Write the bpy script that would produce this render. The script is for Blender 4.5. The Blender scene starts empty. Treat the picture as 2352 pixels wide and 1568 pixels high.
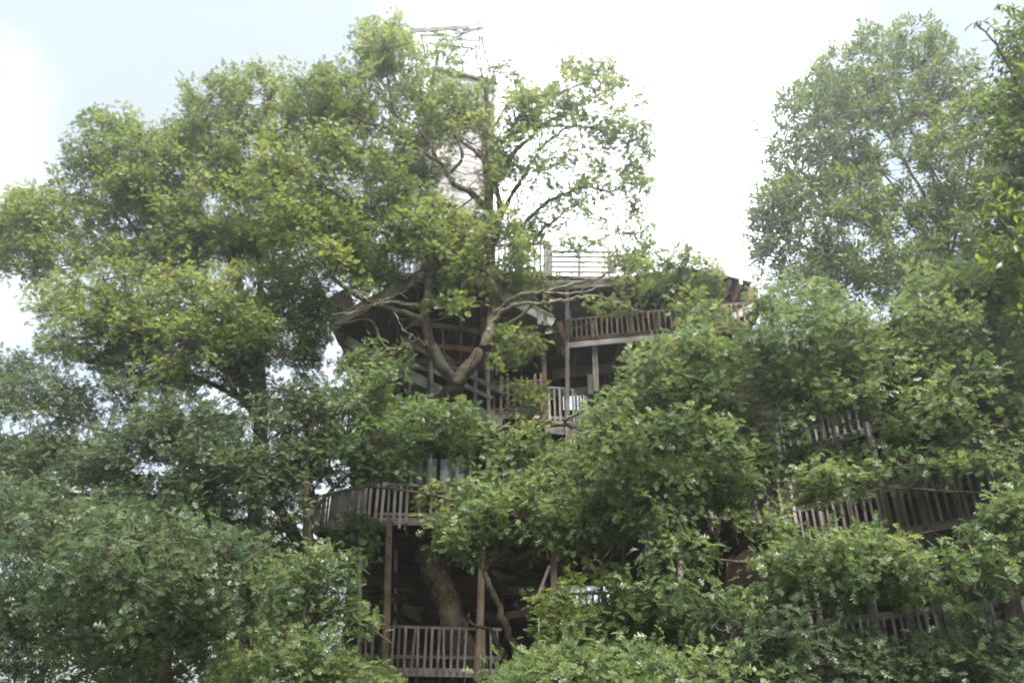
import bpy, math, random
import numpy as np
from mathutils import Vector, Matrix
rng = np.random.default_rng(7)
random.seed(7)
scn = bpy.context.scene
C = scn.collection
R = math.radians

# ------------------------------------------------------------------ camera, sky, sun, exposure
PITCH = 27.0
EYE = np.array([0.0, 0.0, 1.6])
cam_d = bpy.data.cameras.new('camera')
cam_d.sensor_width = 36.0
cam_d.lens = 27.36
cam_d.clip_end = 3000
cam = bpy.data.objects.new('camera', cam_d)
cam.location = EYE
cam.rotation_euler = (R(90 + PITCH), 0, 0)
C.objects.link(cam)
scn.camera = cam

SUN_EL, SUN_AZ = 60.0, 165.0           # azimuth measured from +Y (view direction) towards +X
SUN_DIR = Vector((math.sin(R(SUN_AZ)) * math.cos(R(SUN_EL)), math.cos(R(SUN_AZ)) * math.cos(R(SUN_EL)), math.sin(R(SUN_EL))))

FPX = 1787.5
_cp, _sp = math.cos(R(PITCH)), math.sin(R(PITCH))
def P(px, py, Y):
    """a point seen at (px, py) of the 2352 x 1568 view, at world depth Y"""
    r, u = px - 1176.0, 784.0 - py
    dy = FPX * _cp - u * _sp
    dz = FPX * _sp + u * _cp
    return np.array([r / dy * Y, Y, EYE[2] + dz / dy * Y])
def proj(p):
    p = np.atleast_2d(p)
    y, z = p[:, 1], p[:, 2] - EYE[2]
    dep = y * _cp + z * _sp
    up = -y * _sp + z * _cp
    return 1176 + FPX * p[:, 0] / dep, 784 - FPX * up / dep, dep

w = bpy.data.worlds.new('World')
scn.world = w
w.use_nodes = True
nt = w.node_tree
nt.nodes.clear()
def N(tree, t, **kw):
    n = tree.nodes.new(t)
    for k, v in kw.items():
        if k in ('operation', 'blend_type', 'data_type', 'noise_dimensions', 'sky_type', 'interpolation_type', 'feature', 'distance', 'wave_type', 'bands_direction', 'attribute_name', 'attribute_type', 'clamp'):
            setattr(n, k, v)
        else:
            n.inputs[k].default_value = v
    return n
out = N(nt, 'ShaderNodeOutputWorld')
bg = N(nt, 'ShaderNodeBackground', Strength=0.0455)
sky = nt.nodes.new('ShaderNodeTexSky')
sky.sky_type = 'NISHITA'
sky.sun_disc = False
sky.sun_elevation = R(SUN_EL)
sky.sun_rotation = R(SUN_AZ)
sky.air_density = 1.0
sky.dust_density = 1.2
sky.ozone_density = 1.0
tc = N(nt, 'ShaderNodeTexCoord')
noise = N(nt, 'ShaderNodeTexNoise', Scale=2.3, Detail=7.0, Roughness=0.55)
nt.links.new(tc.outputs['Generated'], noise.inputs['Vector'])
def bump(px, py, inner, outer):
    d = Vector(P(px, py, 100.0) - EYE).normalized()
    vm = N(nt, 'ShaderNodeVectorMath', operation='DOT_PRODUCT')
    nt.links.new(tc.outputs['Generated'], vm.inputs[0])
    vm.inputs[1].default_value = d
    mr = nt.nodes.new('ShaderNodeMapRange')
    mr.interpolation_type = 'SMOOTHSTEP'
    mr.inputs['From Min'].default_value = math.cos(R(outer))
    mr.inputs['From Max'].default_value = math.cos(R(inner))
    nt.links.new(vm.outputs['Value'], mr.inputs['Value'])
    return mr.outputs['Result']
def math2(op, *ab):
    m = N(nt, 'ShaderNodeMath', operation=op)
    for i, x in enumerate(ab):
        if isinstance(x, (int, float)): m.inputs[i].default_value = x
        else: nt.links.new(x, m.inputs[i])
    return m.outputs[0]
b = math2('MULTIPLY', bump(1450, 330, 3, 18), 0.60)
b2 = math2('MULTIPLY', bump(-60, 420, 0, 15), 0.36)
b3 = math2('MULTIPLY', bump(480, 90, 4, 26), -0.34)
b3 = math2('ADD', b3, math2('MULTIPLY', bump(2080, 20, 1, 12), -0.6))
s = math2('ADD', math2('ADD', math2('MULTIPLY_ADD', noise.outputs['Fac'], 1.7, -0.35), b), math2('ADD', b2, b3))
mask = nt.nodes.new('ShaderNodeMapRange')
mask.interpolation_type = 'SMOOTHSTEP'
mask.inputs['From Min'].default_value = 0.42
mask.inputs['From Max'].default_value = 0.95
mask.inputs['To Min'].default_value = 0.40
mask.inputs['To Max'].default_value = 1.0
nt.links.new(s, mask.inputs['Value'])
glow = math2('MULTIPLY', bump(1400, 230, 0, 18), 4.8)            # extra brightness added to the cloud bank's middle to strengthen the glare veil
cloud = N(nt, 'ShaderNodeVectorMath', operation='SCALE')
cloud.inputs[0].default_value = (10.2, 11.0, 11.3)
nt.links.new(math2('ADD', glow, 1.0), cloud.inputs['Scale'])
mix = N(nt, 'ShaderNodeMix', data_type='RGBA')
nt.links.new(mask.outputs['Result'], mix.inputs['Factor'])
nt.links.new(sky.outputs['Color'], mix.inputs[6])
nt.links.new(cloud.outputs[0], mix.inputs[7])
nt.links.new(mix.outputs[2], bg.inputs['Color'])
nt.links.new(bg.outputs[0], out.inputs['Surface'])

sun_d = bpy.data.lights.new('sun', 'SUN')
sun_d.energy = 3.6
sun_d.angle = R(22)
sun_d.color = (1.0, 0.95, 0.86)
sun = bpy.data.objects.new('sun', sun_d)
sun.rotation_euler = SUN_DIR.to_track_quat('Z', 'Y').to_euler()
sun.location = (0, 0, 60)
C.objects.link(sun)

scn.view_settings.view_transform = 'Standard'
scn.view_settings.look = 'None'
scn.view_settings.gamma = 1.0
scn.view_settings.use_curve_mapping = False
scn.view_settings.exposure = 1.92
scn.cycles.filter_width = 1.9
scn.cycles.max_bounces = 7
scn.cycles.diffuse_bounces = 3
scn.cycles.transmission_bounces = 4
scn.cycles.use_denoising = True

VEIL_D, VEIL_G = 0.0030, 0.78  # density and forward scatter of the added volume that imitates lens glare
scn.cycles.volume_bounces = 0

# ------------------------------------------------------------------ materials
def newmat(name):
    m = bpy.data.materials.new(name)
    m.use_nodes = True
    m.node_tree.nodes.clear()
    return m
def ramp(t, stops):
    r = t.nodes.new('ShaderNodeValToRGB')
    e = r.color_ramp.elements
    while len(e) < len(stops): e.new(0.5)
    for el, (p, c) in zip(e, stops):
        el.position = p
        el.color = (*c, 1)
    return r
def wood(name, dark, mid, light, rough=0.85):
    m = newmat(name); t = m.node_tree; L = t.links.new
    o = N(t, 'ShaderNodeOutputMaterial')
    p = N(t, 'ShaderNodeBsdfPrincipled', Roughness=rough)
    p.inputs['Specular IOR Level'].default_value = 0.2
    tcn = N(t, 'ShaderNodeTexCoord'); oi = N(t, 'ShaderNodeObjectInfo')
    mp = N(t, 'ShaderNodeMapping'); mp.inputs['Scale'].default_value = (5, 5, 0.9)
    add = N(t, 'ShaderNodeVectorMath', operation='ADD')
    sc = N(t, 'ShaderNodeMath', operation='MULTIPLY'); sc.inputs[1].default_value = 57.0
    L(oi.outputs['Random'], sc.inputs[0])
    L(tcn.outputs['Generated'], mp.inputs['Vector'])
    L(mp.outputs[0], add.inputs[0]); L(sc.outputs[0], add.inputs[1])
    n1 = N(t, 'ShaderNodeTexNoise', Scale=2.2, Detail=6.0, Roughness=0.65)
    L(add.outputs[0], n1.inputs['Vector'])
    n2 = N(t, 'ShaderNodeTexNoise', Scale=2.6, Detail=5.0)          # weather stains in place coordinates
    geo = N(t, 'ShaderNodeNewGeometry'); L(geo.outputs['Position'], n2.inputs['Vector'])
    a1 = N(t, 'ShaderNodeMath', operation='ADD'); L(n1.outputs['Fac'], a1.inputs[0])
    m1 = N(t, 'ShaderNodeMath', operation='MULTIPLY_ADD'); L(oi.outputs['Random'], m1.inputs[0]); m1.inputs[1].default_value = 0.36; m1.inputs[2].default_value = -0.18
    L(m1.outputs[0], a1.inputs[1])
    a2 = N(t, 'ShaderNodeMath', operation='MULTIPLY_ADD'); L(n2.outputs['Fac'], a2.inputs[0]); a2.inputs[1].default_value = 0.8; L(a1.outputs[0], a2.inputs[2])
    a3 = N(t, 'ShaderNodeMath', operation='ADD'); L(a2.outputs[0], a3.inputs[0]); a3.inputs[1].default_value = -0.4
    rp = ramp(t, [(0.28, dark), (0.5, mid), (0.75, light)])
    L(a3.outputs[0], rp.inputs[0]); L(rp.outputs[0], p.inputs['Base Color'])
    bp = N(t, 'ShaderNodeBump', Strength=0.4, Distance=0.02); L(n1.outputs['Fac'], bp.inputs['Height']); L(bp.outputs[0], p.inputs['Normal'])
    L(p.outputs[0], o.inputs['Surface'])
    return m
M_GREY = wood('weathered_wood', (0.12, 0.11, 0.105), (0.29, 0.265, 0.255), (0.43, 0.40, 0.385))
M_PALE = wood('pale_bleached_wood', (0.36, 0.33, 0.32), (0.55, 0.52, 0.50), (0.68, 0.65, 0.63))
M_BROWN = wood('brown_wood', (0.08, 0.06, 0.048), (0.185, 0.135, 0.105), (0.30, 0.225, 0.175))
M_RED = wood('red_brown_wood', (0.08, 0.045, 0.03), (0.17, 0.09, 0.06), (0.28, 0.14, 0.085))
M_TOWER = wood('bleached_tower_wood', (0.22, 0.21, 0.22), (0.36, 0.345, 0.355), (0.48, 0.465, 0.475))
M_UMBER = wood('umber_wood', (0.055, 0.042, 0.036), (0.13, 0.098, 0.08), (0.21, 0.155, 0.12))
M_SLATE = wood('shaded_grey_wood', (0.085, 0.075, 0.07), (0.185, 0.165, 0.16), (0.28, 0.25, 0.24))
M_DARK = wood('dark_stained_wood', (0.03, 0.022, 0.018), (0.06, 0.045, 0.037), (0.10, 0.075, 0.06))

def bark(name, dark, light, moss):
    m = newmat(name); t = m.node_tree; L = t.links.new
    o = N(t, 'ShaderNodeOutputMaterial')
    p = N(t, 'ShaderNodeBsdfPrincipled', Roughness=0.95)
    p.inputs['Specular IOR Level'].default_value = 0.1
    g = N(t, 'ShaderNodeNewGeometry')
    mp = N(t, 'ShaderNodeMapping'); mp.inputs['Scale'].default_value = (9, 9, 2.2)
    L(g.outputs['Position'], mp.inputs['Vector'])
    n1 = N(t, 'ShaderNodeTexNoise', Scale=1.6, Detail=8.0, Roughness=0.7); L(mp.outputs[0], n1.inputs['Vector'])
    n2 = N(t, 'ShaderNodeTexNoise', Scale=1.7, Detail=6.0, Roughness=0.7); L(g.outputs['Position'], n2.inputs['Vector'])
    r1 = ramp(t, [(0.35, dark), (0.68, light)]); L(n1.outputs['Fac'], r1.inputs[0])
    r2 = ramp(t, [(0.50, (0, 0, 0)), (0.64, (1, 1, 1))]); L(n2.outputs['Fac'], r2.inputs[0])
    mx = N(t, 'ShaderNodeMix', data_type='RGBA'); L(r2.outputs[0], mx.inputs['Factor']); L(r1.outputs[0], mx.inputs[6]); mx.inputs[7].default_value = (*moss, 1)
    L(mx.outputs[2], p.inputs['Base Color'])
    bp = N(t, 'ShaderNodeBump', Strength=1.0, Distance=0.14); L(n1.outputs['Fac'], bp.inputs['Height']); L(bp.outputs[0], p.inputs['Normal'])
    L(p.outputs[0], o.inputs['Surface'])
    return m
M_BARK = bark('oak_bark', (0.03, 0.022, 0.017), (0.19, 0.145, 0.11), (0.20, 0.19, 0.12))
M_BARK2 = bark('young_bark', (0.04, 0.031, 0.024), (0.15, 0.115, 0.085), (0.15, 0.135, 0.095))
M_LICHEN = bark('lichen_bark', (0.10, 0.085, 0.06), (0.30, 0.26, 0.20), (0.38, 0.37, 0.27))

def leafmat(name, c0, c1, c2, trans=0.47):
    m = newmat(name); t = m.node_tree; L = t.links.new
    o = N(t, 'ShaderNodeOutputMaterial')
    at = N(t, 'ShaderNodeAttribute', attribute_name='tint')
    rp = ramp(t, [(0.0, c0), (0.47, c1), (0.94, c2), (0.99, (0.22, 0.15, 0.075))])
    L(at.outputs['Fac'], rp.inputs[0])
    p = N(t, 'ShaderNodeBsdfPrincipled', Roughness=0.42)
    p.inputs['Specular IOR Level'].default_value = 0.45
    L(rp.outputs[0], p.inputs['Base Color'])
    tl = N(t, 'ShaderNodeBsdfTranslucent')
    hs = N(t, 'ShaderNodeHueSaturation', Saturation=1.12, Value=1.85, Hue=0.485)
    L(rp.outputs[0], hs.inputs['Color']); L(hs.outputs[0], tl.inputs['Color'])
    mx = N(t, 'ShaderNodeMixShader', Fac=trans)
    L(p.outputs[0], mx.inputs[1]); L(tl.outputs[0], mx.inputs[2])
    L(mx.outputs[0], o.inputs['Surface'])
    return m
LEAF = {
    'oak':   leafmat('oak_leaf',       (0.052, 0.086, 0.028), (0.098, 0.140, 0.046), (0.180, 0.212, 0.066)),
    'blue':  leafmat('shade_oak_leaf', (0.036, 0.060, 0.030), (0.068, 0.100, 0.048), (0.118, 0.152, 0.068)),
    'fine':  leafmat('ash_leaf',       (0.042, 0.070, 0.024), (0.080, 0.118, 0.038), (0.132, 0.168, 0.052)),
    'young': leafmat('young_oak_leaf', (0.046, 0.080, 0.031), (0.084, 0.128, 0.050), (0.152, 0.194, 0.076)),
    'near':  leafmat('hickory_leaf',   (0.038, 0.068, 0.020), (0.080, 0.122, 0.030), (0.160, 0.195, 0.042)),
    'far':   leafmat('woodland_leaf',  (0.050, 0.074, 0.018), (0.095, 0.120, 0.024), (0.145, 0.165, 0.032), 0.5),
}

# ------------------------------------------------------------------ object helpers
def props(o, label=None, cat=None, group=None, kind=None):
    for k, v in (('label', label), ('category', cat), ('group', group), ('kind', kind)):
        if v: o[k] = v
def empty(name, loc, label, cat, group=None):
    o = bpy.data.objects.new(name, None)
    o.location = loc
    o.empty_display_size = 0.3
    C.objects.link(o)
    props(o, label, cat, group)
    return o
_wloc = {}
def wl(o):
    p = Vector((0, 0, 0))
    while o is not None:
        p = p + Vector(o.location); o = o.parent
    return p
def mesh_np(name, V, F, mat, parent=None, attr=None, origin=None):
    """V (n,3) world coordinates, F (m,3) or a list of polygons"""
    me = bpy.data.meshes.new(name)
    org = np.array(origin if origin is not None else (wl(parent) if parent else (0, 0, 0)), dtype=np.float64)
    if isinstance(F, np.ndarray):
        m, k = F.shape
        me.vertices.add(len(V)); me.loops.add(m * k); me.polygons.add(m)
        me.vertices.foreach_set('co', (V - org).astype(np.float32).ravel())
        me.loops.foreach_set('vertex_index', F.astype(np.int32).ravel())
        me.polygons.foreach_set('loop_start', np.arange(0, m * k, k, dtype=np.int32))
        if attr is not None:
            a = me.attributes.new('tint', 'FLOAT', 'POINT')
            a.data.foreach_set('value', attr.astype(np.float32))
        me.update(calc_edges=True)
    else:
        me.from_pydata([tuple(v - org) for v in np.asarray(V)], [], F)
        me.update()
    me.materials.append(mat)
    o = bpy.data.objects.new(name, me)
    C.objects.link(o)
    if parent is not None:
        o.parent = parent
        o.location = Vector(org) - wl(parent)
    else:
        o.location = org
    return o

def chamfer_box(c=0.06):
    """unit box along z (0..1), chamfered along its long edges"""
    a, bq = 0.5, 0.5 - c
    ring = [(a, -bq), (a, bq), (bq, a), (-bq, a), (-a, bq), (-a, -bq), (-bq, -a), (bq, -a)]
    V = [(x, y, 0.0) for x, y in ring] + [(x, y, 1.0) for x, y in ring]
    F = [tuple(range(7, -1, -1)), tuple(range(8, 16))] + [(i, (i + 1) % 8, 8 + (i + 1) % 8, 8 + i) for i in range(8)]
    return V, F
def unit_mesh(name, mat, kind):
    if kind == 'box':
        V = [(x, y, z) for z in (0, 1) for x, y in ((-.5, -.5), (.5, -.5), (.5, .5), (-.5, .5))]
        F = [(3, 2, 1, 0), (4, 5, 6, 7), (0, 1, 5, 4), (1, 2, 6, 5), (2, 3, 7, 6), (3, 0, 4, 7)]
    elif kind == 'log':
        V, F = [], []
        n = 10
        for j, z in enumerate((0, .25, .5, .75, 1)):
            for i in range(n):
                a = 2 * math.pi * i / n
                r = 0.5 * (1 - 0.16 * z) * (1 + 0.05 * math.sin(3 * a + 5 * z))
                V.append((r * math.cos(a) + 0.05 * math.sin(4 * z), r * math.sin(a), z))
        for j in range(4):
            for i in range(n):
                F.append((j * n + i, j * n + (i + 1) % n, (j + 1) * n + (i + 1) % n, (j + 1) * n + i))
        F += [tuple(range(n - 1, -1, -1)), tuple(range(4 * n, 5 * n))]
    else:
        V, F = chamfer_box()
    me = bpy.data.meshes.new(name)
    me.from_pydata(V, [], F); me.update()
    me.materials.append(mat)
    return me
_um = {}
def um(mat, kind):
    k = (mat.name, kind)
    if k not in _um: _um[k] = unit_mesh(kind + '_' + mat.name, mat, kind)
    return _um[k]
def beam(name, p, q, wd, th, mat, parent, kind='bev', label=None, roll=0.0):
    """a straight member from p to q, wd wide (sideways) and th deep"""
    p, q = Vector(p), Vector(q)
    d = q - p
    L = d.length
    z = d / L
    ref = Vector((0, 1, 0)) if abs(z.z) > 0.8 else Vector((0, 0, 1))
    if abs(z.z) > 0.8:
        x = ref.cross(z).normalized() if False else Vector((1, 0, 0)) - z * z.x
        x.normalize(); y = z.cross(x)
    else:
        y = ref - z * ref.dot(z); y.normalize(); x = y.cross(z)
    if roll:
        c, s_ = math.cos(roll), math.sin(roll)
        x, y = x * c + y * s_, y * c - x * s_
    o = bpy.data.objects.new(name, um(mat, kind))
    C.objects.link(o)
    o.parent = parent
    m = Matrix(((x.x * wd, y.x * th, z.x * L, 0), (x.y * wd, y.y * th, z.y * L, 0), (x.z * wd, y.z * th, z.z * L, 0), (0, 0, 0, 1)))
    m.translation = p - (wl(parent) if parent else Vector())
    o.matrix_local = m
    if label: o['label'] = label
    return o
def prism(name, bottom, top, mat, parent, label=None):
    """bottom and top: matching lists of corner points"""
    n = len(bottom)
    V = np.array(list(bottom) + list(top), dtype=float)
    F = [tuple(range(n - 1, -1, -1)), tuple(range(n, 2 * n))] + [(i, (i + 1) % n, n + (i + 1) % n, n + i) for i in range(n)]
    o = mesh_np(name, V, F, mat, parent)
    if label: o['label'] = label
    return o
def up(p, h): return np.array([p[0], p[1], p[2] + h])
def back(p, d): return np.array([p[0], p[1] + d, p[2]])

# ------------------------------------------------------------------ ground
def ground():
    n = 61
    g = np.linspace(-1, 1, n)
    g = np.sign(g) * np.abs(g) ** 2.2 * 900
    X, Y = np.meshgrid(g, g)
    r = np.hypot(X, Y)
    Z = 0.22 * np.sin(X * 0.31 + 1) * np.cos(Y * 0.27) * np.clip(1 - np.hypot(X, Y) / 300, 0, 1) * (1 - np.exp(-(r / 3) ** 2))
    V = np.stack([X.ravel(), Y.ravel(), Z.ravel()], 1)
    i = np.arange(n * n).reshape(n, n)
    F = np.stack([i[:-1, :-1].ravel(), i[:-1, 1:].ravel(), i[1:, 1:].ravel(), i[1:, :-1].ravel()], 1)
    m = newmat('forest_floor'); t = m.node_tree; L = t.links.new
    o_ = N(t, 'ShaderNodeOutputMaterial'); p = N(t, 'ShaderNodeBsdfPrincipled', Roughness=0.95)
    ge = N(t, 'ShaderNodeNewGeometry')
    n1 = N(t, 'ShaderNodeTexNoise', Scale=0.5, Detail=9.0, Roughness=0.7); L(ge.outputs['Position'], n1.inputs['Vector'])
    rp = ramp(t, [(0.35, (0.035, 0.045, 0.02)), (0.5, (0.06, 0.075, 0.03)), (0.7, (0.11, 0.085, 0.05))])
    L(n1.outputs['Fac'], rp.inputs[0]); L(rp.outputs[0], p.inputs['Base Color'])
    bp = N(t, 'ShaderNodeBump', Strength=0.6, Distance=0.1); L(n1.outputs['Fac'], bp.inputs['Height']); L(bp.outputs[0], p.inputs['Normal'])
    L(p.outputs[0], o_.inputs['Surface'])
    o = mesh_np('ground', V, F, m)
    o['kind'] = 'structure'
ground()

# ------------------------------------------------------------------ the treehouse
HOUSE = empty('treehouse', (-0.5, 22.0, 0.0), 'tall rambling treehouse of weathered grey boards with balconies, gabled roof and tower', 'treehouse')

def balcony(edge, top_px, back_d, spacing, bw, matb, matr, name='balcony', overhang=0.12, picket=0.0, bottom=0.10, label=None, jitter=0.05, deck=True, post_every=0, rail=True, joists=True):
    """edge: deck-edge points (3-D) along the front; top_px: railing height in metres per point"""
    pts = [np.array(e, float) for e in edge]
    h = top_px if isinstance(top_px, (list, tuple)) else [top_px] * len(pts)
    bk = [back(p, back_d) for p in pts]
    poly = pts + bk[::-1]
    b_ = prism(name, [up(p, -0.16) for p in poly], [up(p, -0.02) for p in poly], M_DARK, HOUSE, label)
    for i in range(len(pts) - 1):
        p, q = pts[i], pts[i + 1]
        L = np.linalg.norm(q - p)
        t = (q - p) / L
        nrm = np.array([t[1], -t[0], 0]); nrm /= np.linalg.norm(nrm)
        off = nrm * 0.05
        beam('rim_board', up(p, -0.10) + nrm * 0.025, up(q, -0.10) + nrm * 0.025, 0.04, 0.2, matr, b_)
        if rail:
            beam('handrail', up(p, h[i]) + off, up(q, h[i + 1]) + off, 0.10, 0.07, matr, b_)
            beam('bottom_rail', up(p, bottom) - off * 0.4, up(q, bottom) - off * 0.4, 0.05, 0.09, matr, b_)
        n = max(1, int(round(L / spacing)))
        for k in range(n):
            f = (k + 0.5) / n
            bp = p + (q - p) * f + off * 2.2
            hh = h[i] + (h[i + 1] - h[i]) * f
            e1 = -overhang * (0.6 + random.random() * 0.9)
            e2 = hh + picket * (0.5 + random.random())
            lean = (random.random() - 0.5) * jitter * (3.0 if random.random() < 0.12 else 1.3)
            if random.random() < 0.04: continue
            beam('baluster', up(bp, e1), up(bp + t * lean, e2), bw * (0.85 + 0.3 * random.random()), 0.035, matb, b_, 'box')
        if post_every:
            k = max(1, int(round(L / post_every)))
            for j in range(k + 1):
                bp = p + (q - p) * j / k - off
                beam('post', up(bp, 0.0), up(bp, (h[i] + h[i + 1]) / 2 + 0.12), 0.10, 0.10, matr, b_)
    if joists:
        p, q = pts[0], pts[-1]
        n = max(2, int(np.linalg.norm(q - p) / 0.6))
        for k in range(n):
            a = p + (q - p) * (k + 0.5) / n
            beam('joist', up(back(a, 0.08), -0.27), up(back(a, back_d), -0.27), 0.05, 0.18, M_BROWN, b_, 'box')
    return b_
def H(px, py0, py1, Y): return P(px, py1, Y)[2] - P(px, py0, Y)[2]

# first floor
E1 = [P(818, 1531, 21.3), P(1152, 1536, 21.0)]
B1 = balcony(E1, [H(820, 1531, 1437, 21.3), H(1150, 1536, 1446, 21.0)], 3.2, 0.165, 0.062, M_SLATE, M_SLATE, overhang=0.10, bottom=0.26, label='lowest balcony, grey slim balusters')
E1b = [P(1285, 1424, 23.9), P(1500, 1418, 23.9)]
balcony(E1b, 0.72, 0.3, 0.18, 0.06, M_GREY, M_GREY, bottom=0.2)
# second floor
E2 = [P(716, 1206, 22.8), P(770, 1202, 22.3), P(857, 1188, 21.0)]
balcony(E2, [H(716, 1206, 1150, 22.8), H(770, 1202, 1140, 22.3), H(857, 1188, 1108, 21)], 3.0, 0.105, 0.075, M_GREY, M_GREY, overhang=0.10, picket=0.10, rail=False)
E2b = [P(857, 1188, 21.0), P(985, 1190, 20.9), P(1210, 1168, 20.2)]
balcony(E2b, [H(857, 1188, 1112, 21), H(985, 1190, 1118, 20.9), H(1210, 1168, 1080, 20.2)], 3.2, 0.175, 0.07, M_GREY, M_GREY, overhang=0.22, picket=0.04)
E2c = [P(1215, 1168, 20.6), P(1560, 1165, 20.4), P(1840, 1195, 19.8)]
balcony(E2c, 1.0, 3.0, 0.30, 0.07, M_GREY, M_GREY)
# third floor
E3 = [P(1128, 948, 20.7), P(1253, 944, 20.6)]
balcony(E3, [H(1128, 948, 880, 20.7), H(1253, 944, 876, 20.6)], 2.6, 0.185, 0.065, M_BROWN, M_BROWN, overhang=0.08, picket=0.16, label='brown picket balcony')
E3b = [P(1258, 966, 20.7), P(1307, 968, 20.6), P(1400, 985, 22.4)]
balcony(E3b, [H(1258, 966, 892, 20.7), H(1307, 968, 895, 20.6), H(1400, 985, 920, 22.4)], 2.5, 0.16, 0.06, M_GREY, M_GREY, overhang=0.05)
EL = [P(700, 1012, 22.8), P(808, 1004, 22.0)]
balcony(EL, [H(700, 1012, 958, 22.8), H(808, 1004, 950, 22)], 1.4, 0.22, 0.06, M_BROWN, M_GREY, overhang=0.05, joists=False)
# fourth floor porch
E4 = [P(1300, 781, 20.3), P(1578, 756, 18.7), P(1720, 742, 18.0)]
B4 = balcony(E4, [H(1300, 781, 738, 20.3) , H(1578, 756, 711, 18.7), H(1720, 742, 700, 18.0)], 3.2, 0.155, 0.05, M_UMBER, M_UMBER, overhang=0.0, bottom=0.05, label='rust-brown porch balcony', jitter=0.02)
beam('rim_beam', P(1300, 794, 20.25), P(1578, 768, 18.65), 0.06, 0.16, M_GREY, B4)
for px in (1362, 1450, 1512):
    f = (px - 1300) / 278
    Yb = 20.3 - 1.6 * f
    beam('post', P(px, 781 - 25 * f, Yb - 0.02), P(px, 737 - 26 * f, Yb - 0.02), 0.10, 0.09, M_BROWN, B4)

# roof terrace round the foot of the tower
E5 = [P(880, 634, 22.6), P(1262, 632, 22.4)]
balcony(E5, [H(880, 634, 575, 22.6), H(1262, 632, 560, 22.4)], 5.0, 0.20, 0.075, M_PALE, M_PALE, overhang=0.05, picket=0.10, label='bleached roof terrace railing', post_every=2.2, joists=False)
T5 = prism('terrace', [up(p, -0.14) for p in (P(1262, 640, 22.4), P(1420, 646, 22.0), back(P(1420, 646, 22.0), 4), back(P(1262, 640, 22.4), 4))],
           [up(p, -0.02) for p in (P(1262, 640, 22.4), P(1420, 646, 22.0), back(P(1420, 646, 22.0), 4), back(P(1262, 640, 22.4), 4))], M_DARK, HOUSE)
for k in range(6):
    yy = 578 + k * 11.5
    beam('slat', P(1262, yy, 22.35), P(1405, yy + 1.5, 21.95), 0.035, 0.095, M_PALE, T5)
for px in (1266, 1330, 1398):
    beam('post', P(px, 642, 22.4), P(px, 566, 22.4), 0.09, 0.09, M_PALE, T5)
beam('post', P(1256, 640, 22.3), P(1256, 556, 22.3), 0.26, 0.14, M_PALE, T5)
beam('fascia', P(1240, 652, 22.0), P(1410, 650, 21.6), 0.06, 0.22, M_PALE, T5)

# the gable roof
GA, GL, GR = P(1015, 606, 19.9), P(763, 748, 19.9), P(1272, 742, 19.9)
TH = 0.12
def roof_panel(a, bpt, depth, mat, th=0.14):
    return prism('roof', [a, bpt, back(bpt, depth), back(a, depth)], [up(a, th), up(bpt, th), up(back(bpt, depth), th), up(back(a, depth), th)], mat, HOUSE)
for (e, sgn) in ((GL, -1), (GR, 1)):
    rp_ = roof_panel(up(GA, 0.02), up(e, 0.02), 4.6, M_DARK)
    d = (GA - e)
    f = np.array([0, -0.03, 0])
    beam('bargeboard', e + f + d * 0.0, GA + f, 0.05, 0.27, M_PALE, rp_)
    beam('drip_board', up(e, 0.18) + f * 2.6, up(GA, 0.18) + f * 2.6, 0.05, 0.05, M_PALE, rp_)
    for k in range(5):
        a = e + d * (0.02 + 0.24 * k)
        beam('rafter', up(back(a, 0.1), -0.06), up(back(a, 4.5), -0.06), 0.08, 0.14, M_BROWN, rp_, 'box')
    nsh = 22
    for k in range(nsh):
        a, b_ = e + d * (k / nsh), e + d * ((k + 0.94) / nsh)
        q = [up(a, 0.17), up(b_, 0.17), up(back(b_, 4.6), 0.17), up(back(a, 4.6), 0.17)]
        prism('shingle_course', q, [up(x, 0.045) for x in q], M_GREY, rp_)
cap = beam('corbel', P(1239, 745, 19.84), P(1239, 710, 19.84), 0.13, 0.08, M_GREY, HOUSE)
beam('corbel', P(1252, 748, 19.84), P(1252, 722, 19.84), 0.11, 0.08, M_GREY, HOUSE)
beam('board', P(1266, 735, 19.9), P(1292, 812, 20.5), 0.30, 0.06, M_DARK, HOUSE)
beam('board', P(1284, 738, 20.2), P(1299, 815, 20.4), 0.20, 0.05, M_RED, HOUSE)
# boards crossing inside the gable
LAT = [(940, 740, 1180, 770), (950, 790, 1190, 812), (945, 830, 1185, 838), (1015, 742, 1025, 870), (1060, 700, 1058, 850), (1105, 700, 1108, 850),
       (1135, 700, 1140, 860), (1170, 760, 1150, 850), (1045, 770, 1080, 845), (1095, 760, 1070, 850), (1000, 800, 1060, 850), (1160, 740, 1120, 800),
       (930, 700, 1100, 690), (1090, 660, 1200, 700), (1140, 755, 1130, 870), (1085, 690, 1180, 720), (955, 760, 990, 830), (1180, 690, 1190, 840)]
for (x0, y0, x1, y1) in LAT:
    Y = 20.7 + random.random() * 0.5
    beam('lattice_board', P(x0, y0, Y), P(x1, y1, Y + 0.1), 0.05, 0.17 if abs(x1 - x0) > abs(y1 - y0) else 0.06, random.choice((M_BROWN, M_BROWN, M_GREY, M_RED)), HOUSE)
beam('tie_beam', P(1125, 890, 20.9), P(1255, 880, 20.9), 0.12, 0.26, M_BROWN, HOUSE)
beam('tie_beam', P(1255, 905, 21.4), P(1520, 880, 20.6), 0.12, 0.22, M_BROWN, HOUSE)
beam('tie_beam', P(1270, 860, 21.6), P(1480, 838, 20.9), 0.12, 0.3, M_BROWN, HOUSE)

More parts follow.
